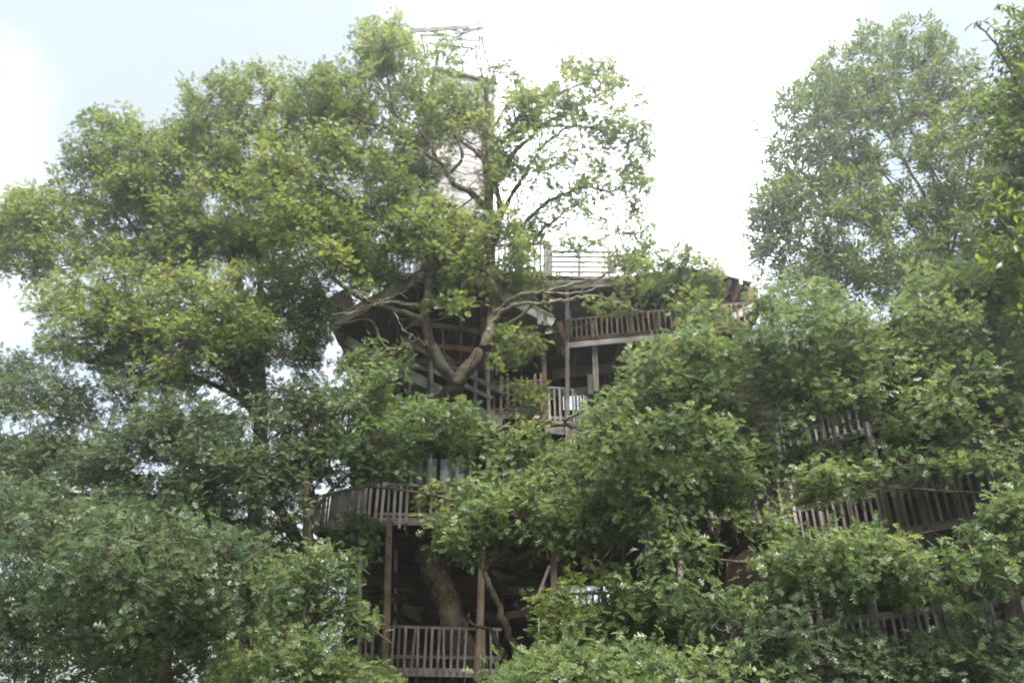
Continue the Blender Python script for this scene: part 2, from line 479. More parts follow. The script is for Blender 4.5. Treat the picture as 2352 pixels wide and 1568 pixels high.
# porch roof above the fourth floor
PA, PB, PC = P(1235, 668, 20.6), P(1662, 628, 18.3), P(1728, 646, 19.6)
PR = prism('roof', [PA, PB, PC, back(PC, 4), back(PA, 3.5)], [up(p, 0.16) for p in (PA, PB, PC, back(PC, 4), back(PA, 3.5))], M_DARK, HOUSE)
f = np.array([0, -0.03, 0])
beam('fascia', up(PA, 0.06) + f, up(PB, 0.06) + f, 0.05, 0.24, M_GREY, PR)
beam('fascia', up(PB, 0.04) + f, up(PC, 0.04) + f, 0.05, 0.24, M_PALE, PR)
for px in (1676, 1702):
    a = P(px, 648 - (1728 - px) * 0.03, 18.75)
    beam('rafter', a, back(a, 2.0), 0.09, 0.16, M_PALE, PR)
for k in range(5):
    y0 = 656 + k * 13
    beam('board', P(1640, y0 - 4, 19.3), P(1740, y0 + 10, 20.3), 0.04, 0.17, M_RED if k != 3 else M_GREY, PR)
beam('bargeboard', P(1684, 728, 18.6), P(1735, 702, 18.6), 0.05, 0.18, M_GREY, PR)
prism('roof', [P(1684, 722, 18.6), P(1770, 680, 18.6), back(P(1770, 680, 18.6), 3), back(P(1684, 722, 18.6), 3)],
      [up(x, 0.1) for x in (P(1684, 722, 18.6), P(1770, 680, 18.6), back(P(1770, 680, 18.6), 3), back(P(1684, 722, 18.6), 3))], M_DARK, HOUSE)
# left eave of a lower roof
LA, LB = P(738, 702, 22.6), P(800, 668, 22.8)
lr = prism('roof', [LA, LB, back(LB, 3), back(LA, 3)], [up(x, 0.14) for x in (LA, LB, back(LB, 3), back(LA, 3))], M_BROWN, HOUSE)
beam('bargeboard', LA + f, LB + f, 0.05, 0.22, M_BROWN, lr)
beam('board', P(735, 695, 22.4), P(800, 726, 22.2), 0.05, 0.24, M_BROWN, HOUSE)

# staircase across the front
ST = prism('staircase', [P(793, 792, 20.55), P(1150, 985, 20.55), back(P(1150, 985, 20.55), 0.06), back(P(793, 792, 20.55), 0.06)],
           [P(797, 770, 20.55), P(1156, 962, 20.55), back(P(1156, 962, 20.55), 0.06), back(P(797, 770, 20.55), 0.06)], M_GREY, HOUSE)
def lerp(a, b_, t): return np.array(a) + (np.array(b_) - np.array(a)) * t
SA, SB = P(795, 781, 20.6), P(1153, 974, 20.6)
for k in range(17):
    a = lerp(SA, SB, (k + 0.5) / 17)
    prism('step', [a + (-.14, 0.08, 0), a + (.14, 0.08, 0), a + (.14, 0.95, 0), a + (-.14, 0.95, 0)], [a + (-.14, 0.08, .04), a + (.14, 0.08, .04), a + (.14, 0.95, .04), a + (-.14, 0.95, .04)], M_GREY, ST)
beam('stringer', back(SA, 1.0), back(SB, 1.0), 0.06, 0.28, M_BROWN, ST)
beam('handrail', P(940, 790, 20.5), P(1160, 905, 20.5), 0.06, 0.13, M_GREY, ST)
beam('handrail', P(944, 838, 20.45), P(1000, 852, 20.45), 0.06, 0.14, M_BROWN, ST)
beam('handrail', P(985, 846, 20.45), P(1130, 915, 20.45), 0.06, 0.13, M_GREY, ST)

# posts and poles
def post(x0, y0, x1, y1, Y, wpx, mat=M_GREY, kind='bev', name='post', Y1=None):
    a, b_ = P(x0, y0, Y), P(x1, y1, Y1 or Y)
    dep = proj(a)[2][0]
    ww = wpx * dep / FPX
    return beam(name, a, b_, ww, ww, mat, HOUSE, kind)
post(880, 1640, 895, 1196, 20.9, 19, M_BROWN, 'log', 'log_post')
post(1096, 1562, 1109, 1240, 20.55, 19, M_BROWN, 'log', 'log_post')
post(1272, 1500, 1272, 1190, 21.6, 15, M_BROWN, 'bev')
post(826, 1520, 828, 1205, 21.6, 9, M_GREY)
post(908, 1440, 910, 1210, 23.0, 8, M_GREY)
post(1490, 1560, 1486, 1180, 20.8, 12, M_GREY)
post(1434, 1540, 1432, 1180, 22.0, 10, M_BROWN)
post(1565, 1560, 1560, 1180, 20.4, 12)
post(1303, 1075, 1303, 668, 20.25, 10)
post(1369, 900, 1365, 775, 20.1, 13)
post(1450, 900, 1447, 772, 19.6, 12)
post(1537, 830, 1534, 764, 18.9, 10)
post(1254, 985, 1248, 790, 20.6, 11, M_BROWN)
post(1124, 985, 1120, 800, 20.5, 9)
post(1091, 965, 1093, 850, 20.75, 8)
post(1120, 880, 1110, 730, 20.8, 11, M_BROWN)
post(996, 1000, 990, 830, 20.4, 8)
post(986, 1000, 984, 815, 20.5, 7, M_BROWN)
post(941, 960, 942, 770, 20.6, 6)
post(890, 1110, 893, 1060, 21.2, 7)
post(811, 1120, 806, 1060, 21.6, 7)
for px in (945, 990, 1033, 1080, 1120):
    post(px, 1130, px, 985, 20.9, 6)
for px in (1258, 1309): post(px, 1110, px, 985, 20.6, 9)
beam('beam', P(1252, 988, 20.55), P(1308, 992, 20.5), 0.12, 0.22, M_GREY, HOUSE)
beam('beam', P(1308, 992, 20.5), P(1400, 1022, 22.4), 0.12, 0.22, M_GREY, HOUSE)
beam('brace', P(1238, 1362, 21.4), P(1262, 1298, 21.4), 0.08, 0.08, M_GREY, HOUSE)
beam('brace', P(1355, 860, 20.9), P(1357, 905, 20.9), 0.16, 0.08, M_PALE, HOUSE)

# plank walls behind the balconies
def plank_wall(p0, p1, z0, z1, holes=(), mat=M_DARK, step=0.3, thick=0.05, label=None):
    """horizontal boards between plan points p0 and p1; holes: (t0, t1, za, zb)"""
    p0, p1 = np.array([*p0, 0.0]), np.array([*p1, 0.0])
    root = bpy.data.objects.new('wall', None)
    root.empty_display_size = 0.2
    C.objects.link(root); root.parent = HOUSE
    if label: root['label'] = label
    z = z0
    while z < z1 - 0.02:
        h = min(step, z1 - z)
        spans = [(0.0, 1.0)]
        for (a, b_, za, zb) in holes:
            if z + h > za + 0.01 and z < zb - 0.01:
                spans = [s2 for (u0, u1) in spans for s2 in ((u0, min(u1, a)), (max(u0, b_), u1)) if s2[1] - s2[0] > 0.004]
        for (u0, u1) in spans:
            L = np.linalg.norm(p1 - p0) * (u1 - u0)
            n = max(1, int(L / 5))
            for k in range(n):
                a = p0 + (p1 - p0) * (u0 + (u1 - u0) * k / n); b_ = p0 + (p1 - p0) * (u0 + (u1 - u0) * (k + 0.997) / n)
                j = random.uniform(-0.012, 0.012)
                beam('plank', a + (0, j, z + h / 2), b_ + (0, j, z + h / 2), thick, h * 0.985, mat, root, 'box')
        z += h
    return root
def xat(px, py, Y): return P(px, py, Y)[0]
def tz(px, py, Y): return P(px, py, Y)[2]

YB = 24.3                                              # the back wall of the main part
XL, XR = -5.0, 6.6
def hole(x0, y0, x1, y1, Y=YB):
    """opening seen between two picture points, at wall depth Y"""
    return ((xat(x0, y1, Y) - XL) / (XR - XL), (xat(x1, y1, Y) - XL) / (XR - XL), tz(x0, y1, Y), tz(x1, y0, Y))
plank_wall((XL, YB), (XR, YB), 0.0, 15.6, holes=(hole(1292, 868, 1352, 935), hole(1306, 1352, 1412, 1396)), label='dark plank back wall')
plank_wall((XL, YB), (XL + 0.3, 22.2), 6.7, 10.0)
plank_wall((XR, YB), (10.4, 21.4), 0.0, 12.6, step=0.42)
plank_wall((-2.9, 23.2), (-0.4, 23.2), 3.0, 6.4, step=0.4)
# floors and ceilings inside
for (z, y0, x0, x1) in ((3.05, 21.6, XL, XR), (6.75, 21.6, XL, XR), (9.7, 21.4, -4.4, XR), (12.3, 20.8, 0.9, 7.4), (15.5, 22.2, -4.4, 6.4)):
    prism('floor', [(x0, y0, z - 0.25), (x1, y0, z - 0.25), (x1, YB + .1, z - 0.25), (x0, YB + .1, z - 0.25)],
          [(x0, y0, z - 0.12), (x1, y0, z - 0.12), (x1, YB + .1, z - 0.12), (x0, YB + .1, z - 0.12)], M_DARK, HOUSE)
# curtained window on the second floor
YB_main, YB = YB, 22.0
WX0, WX1, WZ0, WZ1 = xat(942, 1122, YB), xat(1070, 1122, YB), tz(942, 1122, YB), tz(942, 1052, YB)
m = newmat('curtain_glass'); t = m.node_tree
o_ = N(t, 'ShaderNodeOutputMaterial'); p_ = N(t, 'ShaderNodeBsdfPrincipled', Roughness=0.25)
tcn = N(t, 'ShaderNodeTexCoord'); wv = N(t, 'ShaderNodeTexWave', Scale=7.0, Distortion=2.5, wave_type='BANDS', bands_direction='X')
t.links.new(tcn.outputs['Object'], wv.inputs['Vector'])
rp = ramp(t, [(0.2, (0.50, 0.50, 0.54)), (0.8, (0.82, 0.82, 0.86))]); t.links.new(wv.outputs['Fac'], rp.inputs[0]); t.links.new(rp.outputs[0], p_.inputs['Base Color'])
t.links.new(p_.outputs[0], o_.inputs['Surface'])
M_CURTAIN = m
m = newmat('window_glass'); t = m.node_tree
o_ = N(t, 'ShaderNodeOutputMaterial'); g_ = N(t, 'ShaderNodeBsdfGlossy', Roughness=0.02); tr = N(t, 'ShaderNodeBsdfTransparent'); fr = N(t, 'ShaderNodeFresnel', IOR=1.5); mx = N(t, 'ShaderNodeMixShader')
t.links.new(fr.outputs[0], mx.inputs[0]); t.links.new(tr.outputs[0], mx.inputs[1]); t.links.new(g_.outputs[0], mx.inputs[2]); t.links.new(mx.outputs[0], o_.inputs['Surface'])
M_GLASS = m
WIN = prism('window', [(WX0, YB - 0.02, WZ0 - 0.06), (WX1, YB - 0.02, WZ0 - 0.06), (WX1, YB + 0.06, WZ0 - 0.06), (WX0, YB + 0.06, WZ0 - 0.06)],
            [(WX0, YB - 0.02, WZ0), (WX1, YB - 0.02, WZ0), (WX1, YB + 0.06, WZ0), (WX0, YB + 0.06, WZ0)], M_BROWN, HOUSE)
wn = 4
for k in range(wn + 1):
    x = WX0 + (WX1 - WX0) * k / wn
    beam('mullion', (x, YB - 0.04, WZ0), (x, YB - 0.04, WZ1), 0.10, 0.08, M_BROWN if k != 2 else M_DARK, WIN)
for k in range(wn):
    x0, x1 = WX0 + (WX1 - WX0) * k / wn, WX0 + (WX1 - WX0) * (k + 1) / wn
    prism('pane', [(x0, YB - 0.01, WZ0), (x1, YB - 0.01, WZ0), (x1, YB, WZ0), (x0, YB, WZ0)], [(x0, YB - 0.01, WZ1), (x1, YB - 0.01, WZ1), (x1, YB, WZ1), (x0, YB, WZ1)], M_GLASS, WIN)
    prism('curtain', [(x0 + .03, YB + 0.05, WZ0), (x1 - .03, YB + 0.05, WZ0), (x1 - .03, YB + 0.07, WZ0), (x0 + .03, YB + 0.07, WZ0)],
          [(x0 + .03, YB + 0.05, WZ1), (x1 - .03, YB + 0.05, WZ1), (x1 - .03, YB + 0.07, WZ1), (x0 + .03, YB + 0.07, WZ1)], M_CURTAIN, WIN)
YB = YB_main
# glazed opening on the third floor, sky and trees behind it
gx0, gx1, gz0, gz1 = xat(1292, 935, YB), xat(1352, 935, YB), tz(1292, 935, YB), tz(1292, 868, YB)
W3 = prism('window', [(gx0, YB, gz0), (gx1, YB, gz0), (gx1, YB + .02, gz0), (gx0, YB + .02, gz0)], [(gx0, YB, gz1), (gx1, YB, gz1), (gx1, YB + .02, gz1), (gx0, YB + .02, gz1)], M_GLASS, HOUSE)
beam('frame', (gx0 - .04, YB - .05, gz0 - .1), (gx0 - .04, YB - .05, gz1 + .1), 0.12, 0.07, M_BROWN, W3)
beam('frame', (gx1 + .04, YB - .05, gz0 - .1), (gx1 + .04, YB - .05, gz1 + .1), 0.12, 0.07, M_GREY, W3)

# walls of piled rough wood on the ground storey
LW = bpy.data.objects.new('log_wall', None); C.objects.link(LW); LW.parent = HOUSE
LW['label'] = 'rough stacked wood pieces filling the wall'
for (x0, y0, x1, y1, n, Y) in ((1128, 1268, 1300, 1420, 80, 22.6), (842, 1330, 965, 1440, 34, 22.9), (1000, 1380, 1110, 1520, 34, 23.0), (1290, 1390, 1480, 1470, 40, 22.6)):
    for k in range(n):
        cx, cy = random.uniform(x0, x1), random.uniform(y0, y1)
        L, a = random.uniform(22, 62), random.gauss(0.05, 0.30)
        dx, dy = L / 2 * math.cos(a), L / 2 * math.sin(a)
        YY = Y + random.uniform(-0.25, 0.3)
        beam('wood_block', P(cx - dx, cy - dy, YY), P(cx + dx, cy + dy, YY + random.uniform(-.1, .1)), random.uniform(0.10, 0.2), random.uniform(0.10, 0.24), random.choice((M_UMBER, M_DARK, M_DARK)), LW, 'bev', roll=random.uniform(-0.4, 0.4))

# the right wing, coming forward
WA, WB = P(1832, 1262, 20.0), P(2400, 1125, 15.4)
def wing_pt(t, z): 
    p = WA + (WB - WA) * t
    return np.array([p[0], p[1], z])
zf = WA[2]
WD = (WB - WA)[:2] / np.linalg.norm((WB - WA)[:2])
WN = np.array([-WD[1], WD[0], 0]) * (1 if -WD[1] > 0 else -1)            # away from the camera
def wing_balcony(z, t0, t1, label=None):
    p, q = wing_pt(t0, z), wing_pt(t1, z)
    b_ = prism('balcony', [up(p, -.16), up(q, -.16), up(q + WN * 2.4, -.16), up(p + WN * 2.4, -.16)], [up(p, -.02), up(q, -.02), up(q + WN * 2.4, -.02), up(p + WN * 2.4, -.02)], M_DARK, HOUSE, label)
    L = np.linalg.norm(q - p); t = (q - p) / L; off = -WN * 0.05
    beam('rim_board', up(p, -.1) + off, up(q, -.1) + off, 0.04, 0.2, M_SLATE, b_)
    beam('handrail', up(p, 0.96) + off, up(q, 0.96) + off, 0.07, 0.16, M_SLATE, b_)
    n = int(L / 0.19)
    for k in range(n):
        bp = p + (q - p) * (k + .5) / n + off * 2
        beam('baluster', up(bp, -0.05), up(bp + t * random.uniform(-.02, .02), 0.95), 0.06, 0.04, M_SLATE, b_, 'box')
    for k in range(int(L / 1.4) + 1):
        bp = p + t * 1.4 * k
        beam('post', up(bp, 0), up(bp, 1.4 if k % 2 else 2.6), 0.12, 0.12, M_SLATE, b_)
wing_balcony(zf, 0.0, 1.05, 'weathered balcony of the right wing')
wing_balcony(tz(1836, 1040, 20.0), -0.02, 1.05)
wing_balcony(3.1, 0.05, 1.05)
for k in range(8):
    a = wing_pt(k / 7, 0.0) - WN * 0.02
    beam('post', a, up(a, 9.5), 0.15, 0.15, M_SLATE, HOUSE)
wb0, wb1 = wing_pt(0.0, 0) + WN * 2.6, wing_pt(1.1, 0) + WN * 2.6
plank_wall(wb0[:2], wb1[:2], 0.0, 10.6, step=0.36, label='dark plank wall of the right wing')
wr = [wing_pt(-.05, 10.5) - WN * .5, wing_pt(1.1, 10.5) - WN * .5, wing_pt(1.1, 11.6) + WN * 3.4, wing_pt(-.05, 11.6) + WN * 3.4]
prism('roof', wr, [up(x, .14) for x in wr], M_DARK, HOUSE)

# ------------------------------------------------------------------ the tower
TW = bpy.data.objects.new('tower', None); C.objects.link(TW); TW.parent = HOUSE
TW['label'] = 'slender pale plank tower with an open top of crossed boards'
TC = np.array([-2.35, 25.6])
ang, hs = R(17), 1.22
ux = np.array([math.cos(ang), math.sin(ang)]); uy = np.array([-math.sin(ang), math.cos(ang)])
def tp(a, b_, z): 
    q = TC + ux * a * hs + uy * b_ * hs
    return np.array([q[0], q[1], z])
cor = [(-1, -1), (1, -1), (1, 1), (-1, 1)]
for i in range(4):
    a, b_ = cor[i], cor[(i + 1) % 4]
    for (z0, z1, vert) in ((15.6, 19.6, True), (19.6, 22.8, False), (22.8, 26.6, True)):
        if vert:
            n = 9
            for k in range(n):
                f0, f1 = k / n, (k + 1) / n
                fm = (f0 + f1) / 2
                pp = (a[0] + (b_[0] - a[0]) * fm, a[1] + (b_[1] - a[1]) * fm)
                ta = tp(*pp, z0 + random.uniform(-.05, .02)); tb = tp(*pp, z1 + random.uniform(-.03, .06))
                o = beam('plank', ta, tb, 2 * hs / n * 0.985, 0.04, M_TOWER, TW, 'box')
                # turn the board to lie in its wall
                yaw = math.atan2(*( (np.array(tp(*b_, 0)) - np.array(tp(*a, 0)))[[1, 0]] ))
                loc = o.location.copy()
                o.matrix_local = Matrix.Translation(loc) @ Matrix.Rotation(yaw, 4, 'Z') @ Matrix.Diagonal((2 * hs / n * 0.95, 0.04, tb[2] - ta[2], 1))
        else:
            n = 10
            for k in range(n):
                z = z0 + (z1 - z0) * (k + .5) / n
                pa, pb = tp(*a, z), tp(*b_, z)
                d = (pb - pa) * 0.012
                beam('plank', pa + d, pb - d, 0.04, (z1 - z0) / n * 0.93, M_TOWER, TW, 'box')
    pa = tp(a[0] * 1.03, a[1] * 1.03, 15.6)
    beam('corner_post', pa, up(tp(a[0] * 1.03, a[1] * 1.03, 27.3), random.uniform(0, .6)), 0.12, 0.12, M_GREY if i == 1 else M_TOWER, TW)
prism('platform', [tp(x * 1.12, y * 1.12, 26.66) for x, y in cor], [tp(x * 1.12, y * 1.12, 26.8) for x, y in cor], M_GREY, TW)
def tpx(px, py, Y): return P(px, py, Y)
TB = [(942, 71, 1078, 62, 24.2, .30), (972, 68, 1062, 90, 24.25, .12), (964, 81, 1020, 82, 24.3, .11), (1045, 78, 1110, 66, 24.6, .12), (1040, 88, 1103, 64, 24.5, .10), (1008, 92, 1100, 93, 25.5, .12),
      (1000, 105, 1032, 78, 24.9, .1), (985, 100, 1090, 112, 24.4, .11), (1080, 95, 1085, 128, 24.8, .08), (1062, 70, 1112, 62, 26.5, .1), (990, 62, 1060, 73, 26.4, .1)]
for (x0, y0, x1, y1, Y, wd) in TB:
    beam('board', tpx(x0, y0, Y), tpx(x1, y1, Y + 0.2), 0.05, wd * 0.8, M_SLATE, TW)
for (x0, y0, x1, y1, Y) in ((975, 57, 982, 120, 24.3), (969, 84, 976, 125, 24.4), (1101, 33, 1113, 120, 24.7), (1098, 47, 1105, 160, 24.6), (1104, 85, 1126, 165, 25.4), (1116, 120, 1124, 160, 25.6), (1092, 100, 1097, 150, 25.2)):
    beam('pole', tpx(x0, y0, Y), tpx(x1, y1, Y), 0.085, 0.085, M_SLATE, TW)

# ------------------------------------------------------------------ trees
def catmull(pts, per=5):
    pts = [np.array(p, float) for p in pts]
    if len(pts) < 3: 
        return [pts[0] + (pts[-1] - pts[0]) * t for t in np.linspace(0, 1, per + 1)]
    ext = [2 * pts[0] - pts[1]] + pts + [2 * pts[-1] - pts[-2]]
    o = []
    for i in range(1, len(ext) - 2):
        p0, p1, p2, p3 = ext[i - 1:i + 3]
        for t in np.linspace(0, 1, per, endpoint=False):
            o.append(0.5 * ((2 * p1) + (-p0 + p2) * t + (2 * p0 - 5 * p1 + 4 * p2 - p3) * t * t + (-p0 + 3 * p1 - 3 * p2 + p3) * t ** 3))
    o.append(pts[-1])
    return o
class Tubes:
    def __init__(s): s.V, s.F, s.n = [], [], 0; s.nodes = []
    def add(s, pts, r0, r1, sides=8, wob=0.0, keep=True):
        pts = np.array(pts)
        n = len(pts)
        if wob:
            nz = rng.normal(0, 1, pts.shape) * wob
            nz[0] = 0
            pts = pts + nz
        T = np.gradient(pts, axis=0)
        T /= np.linalg.norm(T, axis=1)[:, None] + 1e-9
        ref = np.where(np.abs(T[:, 2:3]) > 0.9, np.array([[1., 0, 0]]), np.array([[0, 0, 1.]]))
        A = np.cross(T, ref); A /= np.linalg.norm(A, axis=1)[:, None] + 1e-9
        B = np.cross(T, A)
        th = np.arange(sides) * 2 * np.pi / sides
        rad = np.linspace(r0, r1, n) if np.isscalar(r0) else np.array(r0)
        rr = rad[:, None] * (1 + (0.06 * rng.normal(0, 1, (n, sides)) + 0.09 * rng.normal(0, 1, (1, sides)) + 0.07 * rng.normal(0, 1, (n, 1))) * (1 if sides > 4 else 0))
        ring = pts[:, None, :] + rr[:, :, None] * (np.cos(th)[None, :, None] * A[:, None, :] + np.sin(th)[None, :, None] * B[:, None, :])
        s.V.append(ring.reshape(-1, 3))
        i = np.arange(n - 1)[:, None] * sides; j = np.arange(sides)[None, :]; j2 = (j + 1) % sides
        q = np.stack([i + j, i + j2, i + sides + j2, i + sides + j], -1).reshape(-1, 4) + s.n
        s.F.append(q); s.n += n * sides
        if keep:
            for p, r in zip(pts, rad): s.nodes.append((p[0], p[1], p[2], r))
    def twigs(s, A, B, r):
        """thin three-sided twigs from A to B"""
        d = B - A; d /= np.linalg.norm(d, axis=1)[:, None] + 1e-9
        x = np.cross(d, np.array([0.3, 0.2, 0.93])); x /= np.linalg.norm(x, axis=1)[:, None] + 1e-9
        y = np.cross(d, x)
        V = []
        for P_, rr in ((A, r), (B, r * 0.5)):
            for k in range(3):
                a = 2 * math.pi * k / 3
                V.append(P_ + rr * (math.cos(a) * x + math.sin(a) * y))
        V = np.stack(V, 1)                      # n,6,3
        n = len(A)
        base = s.n + np.arange(n)[:, None] * 6
        F = [base + np.array([[k, (k + 1) % 3, 3 + (k + 1) % 3, 3 + k]]) for k in range(3)]
        s.V.append(V.reshape(-1, 3)); s.F += F; s.n += n * 6

LOBED = (np.array([(0, 0), (.40, .30), (.40, .03), (.70, .44), (.70, .03), (.95, .26), (1.05, 0), (.95, -.26), (.70, -.03), (.70, -.44), (.40, -.03), (.40, -.30)]),
         np.array([(0, 1, 2), (2, 3, 4), (4, 5, 6), (6, 7, 8), (8, 9, 10), (10, 11, 0)]))
SLIM = (np.array([(0, 0), (.35, .17), (.65, .14), (1, 0), (.65, -.14), (.35, -.17)]), np.array([(0, 1, 5), (1, 2, 5), (2, 4, 5), (2, 3, 4)]))

def inpoly(x, y, poly):
    poly = np.asarray(poly, float)
    x0, y0 = poly[:, 0], poly[:, 1]; x1, y1 = np.roll(x0, -1), np.roll(y0, -1)
    c = np.zeros(len(x), bool)
    for a, b_, c_, d in zip(x0, y0, x1, y1):
        if b_ == d: continue
        t = ((b_ > y) != (d > y)) & (x < (c_ - a) * (y - b_) / (d - b_) + a)
        c ^= t
    return c
def edge_dist(x, y, poly):
    poly = np.asarray(poly, float)
    A, B = poly, np.roll(poly, -1, 0)
    best = np.full(len(x), 1e9)
    for (ax, ay), (bx, by) in zip(A, B):
        dx, dy = bx - ax, by - ay
        t = np.clip(((x - ax) * dx + (y - ay) * dy) / (dx * dx + dy * dy + 1e-9), 0, 1)
        best = np.minimum(best, np.hypot(x - ax - t * dx, y - ay - t * dy))
    return best

N_LEAVES = [0]
LEAF_AREA = {12: 0.34, 6: 0.20}
def build_tree(label, cat, base, patches, limbs, leaf='oak', bark_m=M_BARK, holes=(), shape=LOBED, leaf_len=0.165, name='oak_tree', group=None, spiky=0.0, seed=0, clump_r=0.7, per_tuft=13, bare=()):
    """patches: dicts with the outline of a bough of foliage, its depth and density; limbs: polylines with radii"""
    global rng
    rng = np.random.default_rng(seed + 100)
    root = empty(name, base, label, cat, group)
    tb = Tubes()
    for L in limbs:
        pts = catmull([P(*p) if len(p) == 3 else np.array(p[1:], float) for p in L['p']], 5)
        r = L['r']
        tb.add(pts, r[0], r[1], L.get('s', 8), L.get('w', 0.012))
    if bare:
        lb_ = Tubes()
        for L in bare:
            lb_.add(catmull([P(*p) for p in L['p']], 7), L['r'][0] * 0.72, L['r'][1] * 0.7, L.get('s', 7), L.get('w', 0.02) * 0.6)
        for nd_ in list(lb_.nodes)[4::3]:
            q = np.array(nd_[:3]); dv = rng.normal(0, 1, 3) * np.array([1.0, .6, .8]); dv /= np.linalg.norm(dv)
            ln_ = rng.uniform(.15, .55)
            lb_.add(catmull([q, q + dv * ln_ * .5 + rng.normal(0, .05, 3), q + dv * ln_ + rng.normal(0, .08, 3)], 3), 0.012, 0.004, 4, 0.01, False)
        mesh_np('bare_branch', np.concatenate(lb_.V), np.concatenate(lb_.F), M_LICHEN, root)['label'] = 'pale gnarled lichen-covered branches'
    TC_, TO_, TT_, TS_ = [], [], [], []
    for pt in patches:
        poly = np.asarray(pt['poly'], float)
        Yc, Hd, dens = pt['Y'], pt.get('h', 2.0), pt.get('d', 1.0)
        cr = pt.get('r', clump_r)
        x0, y0 = poly.min(0); x1, y1 = poly.max(0)
        dep = proj(P((x0 + x1) / 2, (y0 + y1) / 2, Yc))[2][0]
        s_ = FPX / dep
        crp = cr * s_
        nx = 16000
        X = rng.uniform(x0, x1, nx); Yp = rng.uniform(y0, y1, nx)
        ok = inpoly(X, Yp, poly)
        X, Yp = X[ok], Yp[ok]
        ed = edge_dist(X, Yp, poly)
        ok = ed > min(crp * 0.18, ed.max() * 0.4)
        X, Yp, ed = X[ok], Yp[ok], ed[ok]
        area = (x1 - x0) * (y1 - y0) * len(X) / nx
        want = max(1, int(area / (math.pi * crp ** 2) * 3.4))
        mind = crp * 0.36
        leaf_area = LEAF_AREA[len(shape[0])] * leaf_len ** 2 * 0.9 * 0.5
        n_leaf = pt.get('tau', 4.6) * dens * area / s_ ** 2 / leaf_area
        per_clump = n_leaf / per_tuft / want
        gaps = [(float(X[i]), float(Yp[i]), float(rng.uniform(7, 17))) for i in rng.integers(0, len(X), pt.get('gaps', 0))] if len(X) else []
        cen = []
        for i in range(len(X)):
            if len(cen) >= want: break
            if all((X[i] - c[0]) ** 2 + (Yp[i] - c[1]) ** 2 > mind ** 2 for c in cen[-4000:]): cen.append((X[i], Yp[i], ed[i]))
        # loose sprays between the clumps, so that the crown is not a heap of pads
        for i in rng.integers(0, len(X), int(want * 1.5)): cen.append((X[i], Yp[i], -ed[i]))
        for (cx, cy, e) in cen:
            loose = e < 0
            e = abs(e)
            hd = Hd * math.sqrt(min(1.0, e / (2.2 * crp)) * 0.9 + 0.1)
            cc = P(cx, cy, Yc + rng.uniform(-1, 1) * hd)
            rad = min(cr, max(0.5 * cr, (e + 0.55 * crp) / s_)) * rng.uniform(0.7, 1.25)
            nt_ = max(3, int(round(per_clump * 0.62 * (rad / cr) ** 2 * 1.15)))
            if loose: nt_ = max(2, int(per_clump * 0.30)); rad *= 0.8
            d = rng.normal(0, 1, (nt_, 3)); d[:, 2] = d[:, 2] * 0.9 + 0.3
            d /= np.linalg.norm(d, axis=1)[:, None]
            rr = rad * rng.uniform(0.3, 1.0, nt_) ** 0.6 * np.where(rng.random(nt_) < 0.25, 1.45, 1.0)
            tcn_ = cc + d * rr[:, None] * np.array([1.15, 1.15, 0.7])
            px_, py_, _ = proj(tcn_)
            okk = inpoly(px_, py_, poly) | (rng.random(nt_) < 0.22)
            for hp in tuple(holes) + tuple(pt.get('holes', ())) + tuple(gaps):
                if len(hp) == 3 and np.isscalar(hp[0]): okk &= (px_ - hp[0]) ** 2 + (py_ - hp[1]) ** 2 > (hp[2] * rng.uniform(.75, 1.15, nt_)) ** 2
                else: okk &= ~inpoly(px_, py_, hp)
            for hp in SEE:
                pr = hp[0] if np.isscalar(hp[0]) else 0.96
                okk &= ~(inpoly(px_, py_, hp[1] if np.isscalar(hp[0]) else hp) & (rng.random(nt_) < pr))
            if okk.sum() == 0: continue
            tcn_, d = tcn_[okk], d[okk]
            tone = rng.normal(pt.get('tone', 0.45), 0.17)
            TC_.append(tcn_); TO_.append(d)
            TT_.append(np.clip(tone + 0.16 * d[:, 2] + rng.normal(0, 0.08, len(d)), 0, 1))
            # bough from the nearest limb to this clump, twigs to its tufts
            if len(tb.nodes):
                nd = np.array([n_ for n_ in tb.nodes])
                dd = nd[:, :3] - cc
                cost = np.linalg.norm(dd, axis=1) + np.clip(dd[:, 2], 0, None) * 0.6
                k = int(cost.argmin())
                a, ra = nd[k, :3], nd[k, 3]
                L_ = np.linalg.norm(cc - a)
                if 0.3 < L_ < pt.get('reach', 6.0):
                    mid = (a + cc) / 2 + np.array([rng.normal(0, .1) * L_, rng.normal(0, .1) * L_, -0.10 * L_ + rng.normal(0, .05) * L_])
                    tb.add(catmull([a, mid, cc], 4), min(ra * 0.7, 0.012 + 0.012 * L_), 0.012, 5, 0.015)
            A = np.repeat(cc[None], len(tcn_), 0) + rng.normal(0, 0.06, (len(tcn_), 3))
            tb.twigs(A, tcn_, 0.011)
    Tc = np.concatenate(TC_); To = np.concatenate(TO_); Tt = np.concatenate(TT_)
    n = len(Tc); K = per_tuft
    # leaves of every tuft
    c = np.repeat(Tc, K, 0); o = np.repeat(To, K, 0); tt = np.repeat(Tt, K)
    m_ = n * K
    dr = rng.normal(0, 1, (m_, 3)); dr /= np.linalg.norm(dr, axis=1)[:, None]
    dr[:, 2] *= 0.75
    u = dr * 1.0 + o * (0.55 + spiky) + np.array([0, 0, 0.12 + spiky])
    u /= np.linalg.norm(u, axis=1)[:, None]
    pos = c + u * rng.uniform(0.0, 0.15, m_)[:, None] + rng.normal(0, 0.10, (m_, 3))
    u[:, 2] -= rng.uniform(0, 0.4, m_); u /= np.linalg.norm(u, axis=1)[:, None]
    nn = rng.normal(0, 0.75, (m_, 3)) + np.array([0, 0, 0.9]) + o * 0.5
    nn -= u * (nn * u).sum(1)[:, None]; nn /= np.linalg.norm(nn, axis=1)[:, None] + 1e-9
    y = np.cross(nn, u)
